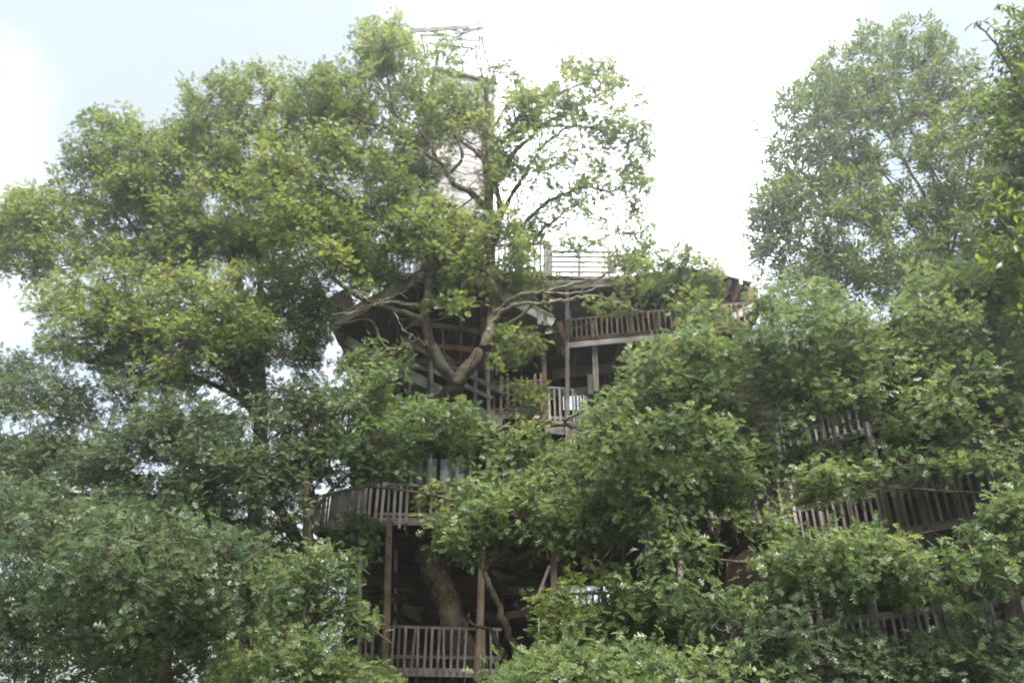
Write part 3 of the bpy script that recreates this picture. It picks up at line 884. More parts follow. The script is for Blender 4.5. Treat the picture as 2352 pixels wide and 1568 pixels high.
    ln = leaf_len * rng.uniform(0.65, 1.2, m_)
    tpl, tri = shape
    uu = tpl[:, 0][None, :]; vv = tpl[:, 1][None, :] * rng.uniform(.9, 1.25, m_)[:, None]
    fold = rng.uniform(0.05, 0.5, m_)[:, None]; droop = rng.uniform(-0.05, 0.32, m_)[:, None]
    ww = fold * np.abs(vv) - droop * uu ** 2
    V = pos[:, None, :] + ln[:, None, None] * (uu[:, :, None] * u[:, None, :] + vv[:, :, None] * y[:, None, :] + ww[:, :, None] * nn[:, None, :])
    nv = len(tpl)
    F = (tri[None] + (np.arange(m_) * nv)[:, None, None]).reshape(-1, 3)
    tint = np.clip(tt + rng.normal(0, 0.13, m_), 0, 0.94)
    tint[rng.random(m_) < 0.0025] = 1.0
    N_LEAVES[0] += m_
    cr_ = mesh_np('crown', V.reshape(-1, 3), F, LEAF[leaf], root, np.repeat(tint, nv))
    tr_ = mesh_np('trunk', np.concatenate(tb.V), np.concatenate(tb.F), bark_m, root)
    return root

def foot(px, py, Y, dx=0.0):
    return ('w', P(px, py, Y)[0] + dx, Y, -0.3)
def base_of(px, py, Y): return (P(px, py, Y)[0], Y, 0.0)
def lb(r0, r1, *p, s=8, w=0.012): return {'p': list(p), 'r': (r0, r1), 's': s, 'w': w}

# openings kept clear in front of the house
SEE = [[(1262, 690), (1440, 735), (1560, 715), (1565, 765), (1430, 790), (1400, 880), (1345, 950), (1258, 950)],
       [(860, 1195), (925, 1195), (985, 1190), (1000, 1260), (1050, 1290), (1090, 1300), (1140, 1290), (1290, 1300), (1270, 1370), (1200, 1370), (1175, 1430), (1195, 1520), (1150, 1545), (960, 1540), (935, 1440), (890, 1400), (865, 1260)],
       [(935, 740), (1010, 720), (1120, 690), (1128, 760), (1120, 930), (1040, 920), (1000, 905), (940, 875)],
       [(1128, 862), (1170, 868), (1190, 945), (1130, 948)], [(955, 1052), (1068, 1052), (1068, 1108), (955, 1108)],
       [(725, 1130), (800, 1112), (925, 1112), (975, 1190), (860, 1192), (740, 1196)], [(755, 705), (900, 645), (930, 700), (850, 785), (785, 800)], [(1306, 1352), (1412, 1352), (1412, 1398), (1306, 1398)],
       [(1255, 975), (1350, 1000), (1345, 1030), (1255, 1030)], [(1128, 1070), (1185, 1070), (1185, 1105), (1128, 1105)],
       (0.85, [(1840, 1172), (2060, 1120), (2320, 1058), (2320, 1105), (2200, 1160), (2080, 1215), (1850, 1235)]), (0.75, [(830, 1438), (940, 1438), (940, 1538), (840, 1538)]), (0.9, [(1845, 965), (1960, 945), (1970, 1015), (1850, 1025)]),
       [(1255, 652), (1440, 628), (1430, 690), (1300, 722), (1258, 735)],
       [(1415, 1245), (1480, 1235), (1490, 1320), (1420, 1320)], [(1490, 1188), (1650, 1205), (1655, 1232), (1560, 1226), (1490, 1232)], [(1500, 1325), (1690, 1325), (1690, 1360), (1500, 1350)], (0.8, [(1860, 1400), (1990, 1410), (2000, 1465), (1880, 1450)]), (0.8, [(2060, 1385), (2150, 1375), (2190, 1440), (2080, 1460)]), (0.8, [(2280, 1390), (2360, 1370), (2360, 1440), (2290, 1440)]), (0.6, [(1690, 1240), (1840, 1215), (1850, 1250), (1720, 1300)]), [(1160, 690), (1270, 735), (1290, 800), (1262, 800), (1160, 720)], [(1660, 625), (1725, 640), (1735, 700), (1655, 690)],
       [(915, 588), (985, 588), (985, 630), (915, 630)], [(1110, 548), (1175, 548), (1175, 600), (1110, 600)], [(1215, 545), (1262, 545), (1262, 640), (1215, 620)], [(1262, 572), (1400, 572), (1400, 642), (1262, 642)],
       [(1045, 300), (1112, 300), (1108, 340), (1075, 350), (1110, 380), (1112, 440), (1085, 440), (1050, 400)], [(1050, 430), (1110, 450), (1090, 490), (1050, 480)], [(965, 55), (1120, 30), (1122, 110), (1095, 112), (1080, 92), (1000, 92), (970, 100)], [(1052, 140), (1100, 140), (1105, 190), (1060, 190)]]

# --- the oak that carries the house
oak_limbs = [
    lb(0.36, 0.30, ('w', -1.5, 21.8, -0.3), (1072, 1568, 21.8), (1050, 1460, 21.8), (1020, 1360, 21.8), (990, 1290, 21.8), (976, 1240, 21.9), s=14, w=0.02),
    lb(0.30, 0.20, (976, 1240, 21.9), (938, 1140, 22.0), (935, 1050, 21.6), (985, 955, 20.2), (1040, 895, 19.0), (1050, 866, 18.8), s=12, w=0.02),
    lb(0.16, 0.22, (1000, 1330, 21.8), (1035, 1285, 21.9), (1060, 1262, 22.0), s=10),
    lb(0.20, 0.10, (1048, 880, 18.8), (1085, 835, 18.7), (1118, 785, 18.7), (1134, 700, 18.8), (1128, 620, 18.9), (1120, 520, 19.0), (1123, 430, 19.1), (1116, 370, 19.2), s=10),
    lb(0.12, 0.05, (1123, 430, 19.1), (1112, 340, 19.2), (1120, 250, 19.4), (1105, 160, 19.6), s=7),
    lb(0.17, 0.08, (1048, 880, 18.8), (1012, 832, 18.6), (985, 780, 18.5), (974, 720, 18.4), (985, 650, 18.4), (975, 590, 18.3), (945, 555, 18.3), (905, 500, 18.2), s=10),
    lb(0.07, 0.03, (905, 500, 18.2), (860, 480, 18.0), (800, 465, 17.8), (740, 420, 17.6)),
    lb(0.07, 0.02, (983, 640, 18.4), (1010, 604, 18.2), (1048, 570, 18.0), (1070, 540, 18.0)),
    lb(0.09, 0.03, (976, 735, 18.4), (905, 712, 18.0), (840, 690, 17.6), (785, 655, 17.3), (735, 610, 17.0), (690, 570, 16.8)),
    lb(0.06, 0.02, (960, 700, 18.3), (880, 695, 17.8), (800, 718, 17.4), (760, 722, 17.3)),
    lb(0.05, 0.015, (960, 780, 18.5), (890, 800, 18.0), (850, 735, 18.0), (800, 742, 17.6), (765, 745, 17.5)),
    lb(0.08, 0.03, (1112, 795, 18.7), (1165, 748, 18.3), (1200, 722, 18.1), (1235, 690, 18.0)),
    lb(0.04, 0.015, (1115, 790, 18.7), (1155, 790, 18.0), (1215, 775, 17.7), (1245, 768, 17.6)),
    lb(0.11, 0.05, (1120, 480, 19.0), (1085, 444, 18.6), (1050, 428, 18.4), (1034, 410, 18.3), (1022, 385, 18.2), (1003, 366, 18.1), (987, 331, 18.0), (962, 303, 17.9), s=7),
    lb(0.06, 0.03, (1003, 368, 18.1), (944, 331, 17.9), (897, 296, 17.7), (850, 285, 17.5), (800, 262, 17.4)),
    lb(0.06, 0.02, (1034, 398, 18.3), (1062, 362, 18.1), (1053, 321, 18.0), (1062, 280, 18.0)),
    lb(0.06, 0.02, (1117, 372, 19.2), (1068, 331, 18.7), (1040, 310, 18.5), (1000, 265, 18.3)),
    lb(0.10, 0.04, (1135, 560, 19.0), (1148, 480, 19.0), (1140, 425, 18.9), (1159, 381, 18.8), (1190, 340, 18.7), (1221, 315, 18.6), (1250, 285, 18.5), (1300, 262, 18.4), s=7),
    lb(0.09, 0.03, (1150, 500, 19.2), (1165, 465, 19.3), (1200, 410, 19.4), (1240, 345, 19.5), (1275, 312, 19.5), (1320, 290, 19.6), (1380, 300, 19.6), s=7),
    lb(0.06, 0.02, (1150, 330, 19.0), (1175, 308, 18.9), (1240, 292, 18.8), (1300, 290, 18.7), (1400, 295, 18.7), s=6),
    lb(0.06, 0.02, (1190, 530, 19.0), (1250, 470, 18.8), (1300, 445, 18.7), (1350, 430, 18.6), (1400, 440, 18.5), (1440, 420, 18.5), s=6),
    lb(0.05, 0.02, (1200, 560, 19.0), (1275, 505, 18.8), (1320, 472, 18.7), (1380, 500, 18.6), (1420, 520, 18.6), s=6),
    lb(0.06, 0.02, (1130, 300, 19.3), (1180, 230, 19.2), (1260, 220, 19.0), (1340, 190, 19.0), (1380, 160, 19.0), s=6),
    lb(0.06, 0.02, (905, 500, 18.2), (930, 380, 18.5), (900, 250, 18.7), (885, 130, 18.9), (885, 50, 19.0), s=6),
    lb(0.05, 0.02, (850, 300, 18.3), (780, 240, 18.4), (720, 200, 18.5), (690, 180, 18.5), s=6),
    lb(0.09, 0.03, (1000, 935, 20.0), (1075, 960, 19.0), (1150, 985, 18.0), (1230, 972, 17.2), (1300, 978, 16.8), (1370, 985, 16.4), (1430, 970, 16.2), s=8, w=0.03),
    lb(0.05, 0.015, (1230, 972, 17.2), (1290, 968, 16.8), (1340, 945, 16.5), (1400, 955, 16.3), s=6, w=0.03),
]
build_tree('huge spreading oak whose forked trunk grows up through the treehouse', 'tree', (-1.5, 21.8, 0.0), [
    dict(poly=[(560, 430), (600, 330), (650, 250), (665, 190), (690, 160), (745, 160), (790, 110), (830, 100), (835, 40), (880, 12), (922, 25), (935, 78), (955, 110), (1000, 100), (1060, 95), (1100, 118), (1125, 165), (1130, 250), (1160, 330), (1155, 400), (1110, 450), (1080, 455), (1035, 410), (1000, 400), (1000, 470), (1100, 480), (1180, 470), (1250, 490), (1285, 560), (1270, 640), (1225, 695), (1180, 650), (1090, 690), (1040, 640), (1000, 680), (950, 640), (860, 670), (780, 650), (700, 580), (640, 510)], Y=19.2, h=2.2, d=0.80, tone=0.55, gaps=46,
         holes=((1078, 165, 32), (1075, 385, 45), (1090, 330, 30), (1085, 450, 26), (935, 605, 25), (700, 480, 18), (880, 420, 16), (820, 330, 14), (655, 590, 20))),
    dict(poly=[(1115, 170), (1155, 118), (1185, 140), (1200, 185), (1250, 195), (1285, 180), (1275, 115), (1325, 108), (1370, 130), (1400, 133), (1430, 180), (1465, 198), (1492, 250), (1508, 290), (1518, 340), (1490, 385), (1502, 430), (1480, 470), (1498, 520), (1502, 570), (1500, 630), (1450, 670), (1410, 620), (1445, 520), (1425, 440), (1440, 380), (1400, 335), (1350, 300), (1250, 280), (1180, 300), (1145, 280)], Y=18.9, h=1.5, d=0.72, tone=0.55, r=0.55, gaps=14),
    dict(poly=[(1150, 270), (1260, 250), (1400, 320), (1450, 400), (1430, 470), (1300, 420), (1200, 460), (1140, 400)], Y=18.8, h=1.4, d=0.22, tone=0.6, r=0.5),
    dict(poly=[(1225, 440), (1330, 405), (1420, 405), (1440, 470), (1380, 520), (1300, 530), (1250, 500)], Y=18.7, h=1.0, d=0.4, tone=0.58, r=0.5),
    dict(poly=[(1140, 300), (1180, 290), (1170, 370), (1230, 420), (1180, 450), (1130, 400)], Y=18.9, h=0.6, d=0.5, r=0.45),
    dict(poly=[(1250, 520), (1420, 540), (1410, 610), (1290, 640), (1250, 600)], Y=18.4, h=1.0, d=0.35, r=0.5, tone=0.6),
    dict(poly=[(560, 440), (640, 400), (720, 430), (760, 520), (800, 600), (740, 680), (690, 640), (620, 560)], Y=17.2, h=1.0, d=0.55, tone=0.55, r=0.5),
    dict(poly=[(1000, 640), (1040, 680), (1090, 690), (1105, 740), (1050, 800), (1010, 770), (985, 700)], Y=18.0, h=0.7, d=0.55, r=0.45),
    dict(poly=[(1125, 765), (1250, 750), (1262, 785), (1205, 815), (1150, 860), (1128, 890), (1120, 820)], Y=17.8, h=0.6, d=0.55, r=0.38),
    dict(poly=[(1175, 870), (1240, 880), (1255, 940), (1200, 960), (1165, 940)], Y=18.3, h=0.5, d=0.6, r=0.38),
    dict(poly=[(1370, 640), (1475, 615), (1495, 690), (1450, 735), (1360, 720), (1300, 725), (1290, 700)], Y=17.5, h=0.7, d=0.4, r=0.4),
    dict(poly=[(780, 640), (860, 650), (900, 690), (850, 720), (790, 700), (740, 690), (700, 640)], Y=17.4, h=0.8, d=0.45, r=0.45),
], oak_limbs, leaf='oak', seed=1, holes=(), bare=[
    lb(0.085, 0.02, (1128, 740, 18.7), (1180, 702, 18.2), (1250, 695, 17.8), (1310, 688, 17.6), (1365, 678, 17.4), (1425, 698, 17.3), (1478, 718, 17.2), w=0.035),
    lb(0.08, 0.03, (1132, 722, 18.7), (1190, 680, 18.2), (1265, 666, 17.9), (1345, 645, 17.7), (1400, 624, 17.6), (1416, 590, 17.6), (1414, 560, 17.6), w=0.03),
    lb(0.045, 0.012, (1250, 672, 17.9), (1330, 672, 17.5), (1400, 655, 17.4), (1450, 650, 17.3), (1482, 615, 17.3), w=0.035, s=6),
    lb(0.03, 0.01, (1330, 688, 17.6), (1342, 660, 17.5), (1390, 630, 17.4), (1400, 608, 17.4), w=0.03, s=6),
    lb(0.03, 0.01, (1230, 676, 17.9), (1310, 640, 17.5), (1318, 615, 17.5), (1350, 600, 17.5), w=0.03, s=6),
    lb(0.05, 0.015, (960, 702, 18.2), (880, 695, 17.7), (820, 716, 17.4), (762, 724, 17.2), w=0.03),
    lb(0.03, 0.01, (905, 715, 18.0), (930, 760, 17.8), (985, 790, 17.8), w=0.03, s=6),
    lb(0.035, 0.01, (895, 800, 17.8), (850, 825, 17.6), (800, 835, 17.5), (750, 830, 17.4), w=0.03, s=6),
    lb(0.03, 0.01, (870, 690, 17.7), (935, 665, 17.7), (960, 610, 17.8), w=0.03, s=6),
    lb(0.03, 0.01, (985, 700, 18.3), (1040, 690, 17.9), (1110, 692, 17.7), w=0.02, s=6),
])

# --- young oak in front of the house's left corner
build_tree('young oak with hanging boughs against the front left corner of the treehouse', 'tree', base_of(700, 1500, 17.4), [
    dict(poly=[(765, 870), (800, 800), (850, 780), (925, 790), (955, 840), (935, 890), (985, 915), (1080, 935), (1125, 965), (1200, 1000), (1180, 1060), (1125, 1075), (1060, 1060), (1000, 1050), (945, 1060), (930, 1115), (860, 1120), (800, 1095), (765, 1010), (745, 930)], Y=17.6, h=1.6, d=0.82, tone=0.48, gaps=14, holes=((830, 1075, 14), (1010, 1078, 34))),
    dict(poly=[(925, 1125), (1000, 1100), (1060, 1115), (1110, 1105), (1200, 1100), (1290, 1085), (1400, 1120), (1485, 1180), (1450, 1240), (1360, 1255), (1285, 1295), (1180, 1235), (1095, 1300), (1020, 1255), (988, 1185), (940, 1170)], Y=16.6, h=1.3, d=1.0, tone=0.52),
    dict(poly=[(1190, 975), (1330, 1000), (1420, 1060), (1370, 1130), (1220, 1090), (1130, 1095), (1120, 1060)], Y=17.0, h=1.0, d=0.9, tone=0.5),
    dict(poly=[(735, 1000), (820, 1000), (855, 1105), (790, 1122), (740, 1128)], Y=17.8, h=0.8, d=1.0, tone=0.42, r=0.45),
    dict(poly=[(715, 1205), (830, 1195), (872, 1225), (850, 1290), (800, 1300), (735, 1270)], Y=18.4, h=0.8, d=0.8, tone=0.35),
], [lb(0.17, 0.03, foot(690, 1560, 17.6), (692, 1480, 17.6), (705, 1270, 17.6), (706, 1090, 17.6), (720, 960, 17.6), s=9, w=0.02),
    lb(0.045, 0.02, (706, 1150, 17.6), (780, 1020, 17.5), (860, 930, 17.5), (920, 860, 17.5)),
    lb(0.04, 0.02, (706, 1190, 17.6), (800, 1090, 17.2), (900, 1060, 17.2), (1000, 1010, 17.3), (1110, 1000, 17.3)),
    lb(0.035, 0.02, (706, 1150, 17.6), (820, 1120, 17.0), (960, 1130, 16.7), (1100, 1160, 16.6), (1250, 1150, 16.5), (1400, 1180, 16.5))], leaf='young', bark_m=M_BARK2, seed=2, clump_r=0.6)

# --- left: the forked oak and the crowns behind it
build_tree('broad oak filling the upper left, its crown stepping down against blue sky', 'tree', base_of(560, 1500, 21.5), [
    dict(poly=[(-40, 480), (60, 440), (120, 425), (130, 370), (150, 345), (190, 335), (178, 262), (240, 253), (330, 285), (385, 278), (430, 290), (425, 225), (470, 168), (545, 148), (640, 143), (655, 220), (625, 290), (600, 360), (570, 430), (640, 520), (690, 580), (640, 640), (520, 600), (400, 640), (250, 600), (120, 640), (60, 650), (-40, 615)], Y=21.0, h=2.4, d=0.82, tone=0.46, r=0.75, gaps=40,
         holes=((585, 240, 20), (400, 395, 18), (490, 460, 22), (150, 620, 20), (190, 510, 14), (560, 360, 14), (460, 500, 10))),
    dict(poly=[(90, 650), (250, 600), (400, 620), (540, 600), (680, 600), (740, 660), (765, 740), (745, 850), (700, 890), (600, 880), (450, 900), (300, 880), (150, 830), (60, 800), (105, 755), (60, 740), (85, 690)], Y=19.0, h=2.0, d=0.85, tone=0.48, r=0.7, gaps=26,
         holes=((720, 610, 24), (690, 600, 16), (655, 590, 18), (655, 790, 16), (210, 720, 18), (130, 760, 14), (245, 650, 12), (660, 840, 16))),
], [lb(0.26, 0.16, foot(560, 1560, 21.5), (560, 1500, 21.5), (585, 1200, 21.4), (600, 950, 21.2), (590, 760, 21.0), s=9),
    lb(0.18, 0.07, (600, 900, 21.2), (560, 700, 20.8), (520, 560, 20.5), (470, 502, 20.3), (410, 482, 20.2), (360, 468, 20.2), (320, 430, 20.2), s=7),
    lb(0.12, 0.04, (590, 780, 21.0), (600, 620, 20.8), (570, 480, 20.8), (540, 330, 20.9), (560, 220, 21.0), s=7),
    lb(0.12, 0.04, (600, 900, 21.2), (450, 800, 20.0), (300, 690, 19.8), (200, 660, 19.8), (100, 590, 20.0), s=7),
    lb(0.10, 0.03, (600, 850, 21.2), (400, 640, 20.6), (280, 480, 20.8), (230, 350, 21.0), s=7),
    lb(0.08, 0.03, (600, 940, 21.2), (480, 880, 19.4), (300, 800, 19.0), (180, 790, 19.0), s=7),
    lb(0.07, 0.03, (590, 960, 21.2), (545, 905, 18.4), (518, 850, 18.2), (500, 800, 18.2), s=7)], leaf='oak', seed=3)
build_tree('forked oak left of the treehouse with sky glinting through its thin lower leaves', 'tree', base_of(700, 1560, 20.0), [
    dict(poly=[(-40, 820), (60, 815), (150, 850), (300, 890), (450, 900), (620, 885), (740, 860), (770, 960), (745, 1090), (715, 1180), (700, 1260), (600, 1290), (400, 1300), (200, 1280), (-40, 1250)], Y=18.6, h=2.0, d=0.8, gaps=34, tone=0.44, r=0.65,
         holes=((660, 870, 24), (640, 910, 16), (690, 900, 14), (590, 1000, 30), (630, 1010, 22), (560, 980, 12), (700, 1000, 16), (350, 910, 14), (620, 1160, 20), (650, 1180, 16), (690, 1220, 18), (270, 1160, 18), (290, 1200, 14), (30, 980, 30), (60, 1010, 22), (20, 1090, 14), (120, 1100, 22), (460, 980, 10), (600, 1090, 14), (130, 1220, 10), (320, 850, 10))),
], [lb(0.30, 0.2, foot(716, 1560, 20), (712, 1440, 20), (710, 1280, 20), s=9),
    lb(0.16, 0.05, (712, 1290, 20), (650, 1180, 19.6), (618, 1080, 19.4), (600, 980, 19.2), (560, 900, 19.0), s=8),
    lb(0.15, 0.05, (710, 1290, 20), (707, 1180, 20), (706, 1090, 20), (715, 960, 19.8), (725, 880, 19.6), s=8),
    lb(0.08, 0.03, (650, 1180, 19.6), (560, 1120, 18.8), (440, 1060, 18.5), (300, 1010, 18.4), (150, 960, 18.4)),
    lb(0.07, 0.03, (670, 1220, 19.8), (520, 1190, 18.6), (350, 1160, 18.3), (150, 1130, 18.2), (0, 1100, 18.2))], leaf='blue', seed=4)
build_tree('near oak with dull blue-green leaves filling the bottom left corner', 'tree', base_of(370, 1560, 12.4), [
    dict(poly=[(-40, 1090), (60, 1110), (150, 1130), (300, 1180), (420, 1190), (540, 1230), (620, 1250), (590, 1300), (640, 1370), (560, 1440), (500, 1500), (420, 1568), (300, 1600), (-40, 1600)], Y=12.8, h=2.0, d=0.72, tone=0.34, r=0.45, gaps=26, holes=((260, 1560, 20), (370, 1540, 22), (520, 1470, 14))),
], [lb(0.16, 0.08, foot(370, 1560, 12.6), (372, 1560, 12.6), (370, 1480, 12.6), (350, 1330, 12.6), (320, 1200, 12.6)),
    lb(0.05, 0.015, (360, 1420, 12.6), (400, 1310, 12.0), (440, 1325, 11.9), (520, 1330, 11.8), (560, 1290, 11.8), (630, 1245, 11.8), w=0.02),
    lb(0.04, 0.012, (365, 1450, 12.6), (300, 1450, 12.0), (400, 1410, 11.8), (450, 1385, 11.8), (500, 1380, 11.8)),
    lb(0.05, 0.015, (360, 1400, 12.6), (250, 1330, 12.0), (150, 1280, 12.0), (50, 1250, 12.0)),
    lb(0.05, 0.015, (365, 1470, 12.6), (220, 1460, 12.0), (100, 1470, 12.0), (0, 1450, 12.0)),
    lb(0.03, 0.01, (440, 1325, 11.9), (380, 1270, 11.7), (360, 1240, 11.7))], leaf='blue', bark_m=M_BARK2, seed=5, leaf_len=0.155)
build_tree('bright green maple sapling beside the ground floor log post', 'tree', base_of(700, 1560, 16.0), [
    dict(poly=[(610, 1290), (700, 1265), (800, 1275), (850, 1290), (865, 1330), (800, 1370), (830, 1420), (890, 1440), (900, 1465), (870, 1505), (850, 1500), (780, 1440), (660, 1425), (590, 1360)], Y=16.6, h=1.0, d=0.9, tone=0.5, r=0.5),
    dict(poly=[(490, 1500), (600, 1440), (700, 1450), (790, 1490), (900, 1545), (930, 1600), (490, 1600)], Y=15.4, h=1.0, d=0.9, tone=0.5, r=0.5),
], [lb(0.08, 0.03, foot(690, 1560, 16), (690, 1540, 16), (695, 1440, 16), (720, 1330, 16.2)),
    lb(0.04, 0.015, (692, 1480, 16), (780, 1420, 16.2), (860, 1450, 16.4), (900, 1480, 16.4)),
    lb(0.04, 0.015, (690, 1540, 16), (620, 1500, 15.6), (560, 1520, 15.4))], leaf='young', bark_m=M_BARK2, name='maple_sapling', seed=6)

# --- right
build_tree('tall fine-leaved ash standing against the white cloud on the right', 'tree', base_of(2180, 1500, 23.0), [
    dict(poly=[(1725, 420), (1762, 385), (1742, 350), (1790, 330), (1772, 255), (1800, 200), (1850, 190), (1875, 140), (1900, 108), (1950, 105), (1985, 65), (2060, 60), (2088, 18), (2130, 40), (2185, 92), (2235, 130), (2262, 180), (2300, 225), (2400, 270), (2400, 700), (2200, 720), (2000, 700), (1860, 690), (1745, 660), (1730, 560)], Y=22.2, h=2.0, d=0.56, tone=0.5, r=0.62, gaps=60,
         holes=((2030, 330, 28), (2055, 390, 34), (2035, 420, 22), (2110, 440, 24), (2085, 330, 16), (2150, 420, 12), (2230, 385, 18), (1960, 560, 18), (1990, 600, 22), (1900, 500, 14), (1820, 600, 14), (1850, 400, 10), (2120, 300, 22), (1950, 430, 12), (2060, 560, 12), (2280, 520, 16))),
], [lb(0.40, 0.22, foot(2200, 1560, 23), (2200, 1300, 23), (2190, 900, 23), (2180, 600, 22.8), s=9),
    lb(0.06, 0.025, (2180, 620, 22.8), (2140, 480, 22.4), (2085, 385, 22.3), (2030, 290, 22.2), (2010, 200, 22.2), s=7),
    lb(0.05, 0.02, (2180, 600, 22.8), (2150, 440, 22.5), (2120, 350, 22.5), (2070, 250, 22.4), (2060, 120, 22.4), s=7),
    lb(0.045, 0.02, (2180, 600, 22.8), (2165, 440, 22.4), (2105, 330, 22.3), (2085, 260, 22.3), s=7),
    lb(0.03, 0.015, (2150, 500, 22.6), (2105, 420, 22.5), (2060, 330, 22.5), (2030, 250, 22.5), s=6),
    lb(0.03, 0.012, (2165, 520, 22.6), (2090, 440, 22.4), (2020, 380, 22.4), (1990, 300, 22.4), s=6),
    lb(0.03, 0.012, (2150, 460, 22.5), (2140, 380, 22.5), (2095, 300, 22.5), (2095, 230, 22.5), s=6),
    lb(0.05, 0.02, (2180, 620, 22.8), (2080, 470, 22.0), (2030, 400, 22.0), (1960, 320, 22.0), (1900, 220, 22.0), s=7),
    lb(0.06, 0.02, (2185, 700, 22.9), (2050, 560, 22.0), (1920, 470, 21.8), (1830, 380, 21.8), s=7),
    lb(0.06, 0.02, (2185, 740, 22.9), (2030, 650, 22.0), (1880, 580, 21.8), (1780, 540, 21.8), s=7),
    lb(0.06, 0.02, (2180, 600, 22.8), (2220, 420, 22.8), (2230, 280, 22.8), (2200, 160, 22.8), s=7)], leaf='fine', name='ash_tree', shape=SLIM, leaf_len=0.20, spiky=0.45, per_tuft=18, seed=7)
near = build_tree('near hickory with long pointed leaves along the right edge', 'tree', base_of(2440, 1560, 12.5), [
    dict(poly=[(2300, 60), (2400, 10), (2400, 480), (2330, 420), (2290, 340), (2250, 300), (2265, 230), (2310, 190)], Y=13.0, h=0.8, d=0.7, tone=0.4, r=0.5),
    dict(poly=[(2290, 420), (2400, 400), (2400, 780), (2330, 760), (2280, 640), (2265, 520)], Y=13.4, h=1.0, d=0.85, tone=0.4, r=0.5),
], [lb(0.22, 0.10, foot(2470, 1560, 13), (2460, 1400, 13), (2440, 900, 13), (2420, 500, 13.2), (2400, 150, 13.2)),
    lb(0.05, 0.015, (2430, 700, 13), (2370, 600, 12.8), (2310, 520, 12.6), (2280, 480, 12.5)),
    lb(0.05, 0.015, (2420, 400, 13), (2360, 250, 12.8), (2300, 120, 12.6), (2240, 50, 12.5)),
    lb(0.04, 0.01, (2420, 600, 13), (2380, 520, 12.0), (2320, 490, 11.8), (2270, 500, 11.7))], leaf='near', name='hickory_tree', shape=SLIM, leaf_len=0.20, bark_m=M_BARK2, seed=8)
# its nearest leaves, each a leaf of its own
def leaf_mesh():
    T_ = np.array([(0, 0, 0), (.2, .10, .02), (.45, .16, .0), (.75, .10, -.05), (1, 0, -.14), (.75, -.10, -.05), (.45, -.16, 0), (.2, -.10, .02), (.45, 0, -.03), (.75, 0, -.08)])
    F = [(0, 1, 8), (1, 2, 8), (0, 8, 7), (8, 6, 7), (8, 2, 3, 9), (8, 9, 5, 6), (9, 3, 4), (9, 4, 5)]
    ms = []
    for i, v in enumerate((0.22, 0.45, 0.65, 0.8)):
        me = bpy.data.meshes.new('leaf')
        me.from_pydata([tuple(x) for x in T_], [], F); me.update()
        a = me.attributes.new('tint', 'FLOAT', 'POINT'); a.data.foreach_set('value', np.full(len(T_), v, np.float32))
        me.materials.append(LEAF['near'])
        ms.append(me)
    return ms
LM = leaf_mesh()
def leaf_spray(path, Y, n, tones, size=0.2):
    pts = [P(x, y, Y) for x, y in path]
    tb = Tubes(); tb.add(catmull(pts, 4), 0.014, 0.005, 5, 0.0)
    mesh_np('twig', np.concatenate(tb.V), np.concatenate(tb.F), M_BARK2, near)
    cp = np.array(catmull(pts, 6))
    for k in range(n):
        p = cp[int(len(cp) * (0.15 + 0.85 * k / n))]
        o = bpy.data.objects.new('leaf', random.choice(LM[tones[0]:tones[1]]))
        C.objects.link(o); o.parent = near
        d = Vector((random.gauss(0, .7), random.gauss(0, .7), random.gauss(-0.55, .35))).normalized()
        q = d.to_track_quat('X', 'Z')
        o.rotation_euler = (q @ Vector((1, 0, 0)).rotation_difference(Vector((1, 0, 0)))).to_euler()
        s_ = size * random.uniform(.7, 1.2)
        o.scale = (s_, s_, s_)
        o.location = Vector(p) - wl(near)
for path, Y, n, tones in (([(2360, 130), (2310, 90), (2260, 50), (2225, 60)], 12.5, 26, (0, 3)), ([(2380, 60), (2330, 20), (2290, 10)], 12.3, 22, (0, 2)), ([(2390, 180), (2330, 150), (2290, 110)], 12.6, 22, (0, 3)),
                          ([(2390, 560), (2340, 500), (2285, 455)], 11.6, 24, (2, 4)), ([(2390, 470), (2340, 440), (2300, 470), (2260, 500)], 11.4, 24, (1, 4)), ([(2390, 620), (2330, 560), (2275, 540)], 11.5, 24, (1, 4)), ([(2390, 130), (2350, 60), (2352, 20)], 12.2, 18, (0, 2))):
    leaf_spray(path, Y, n, tones)

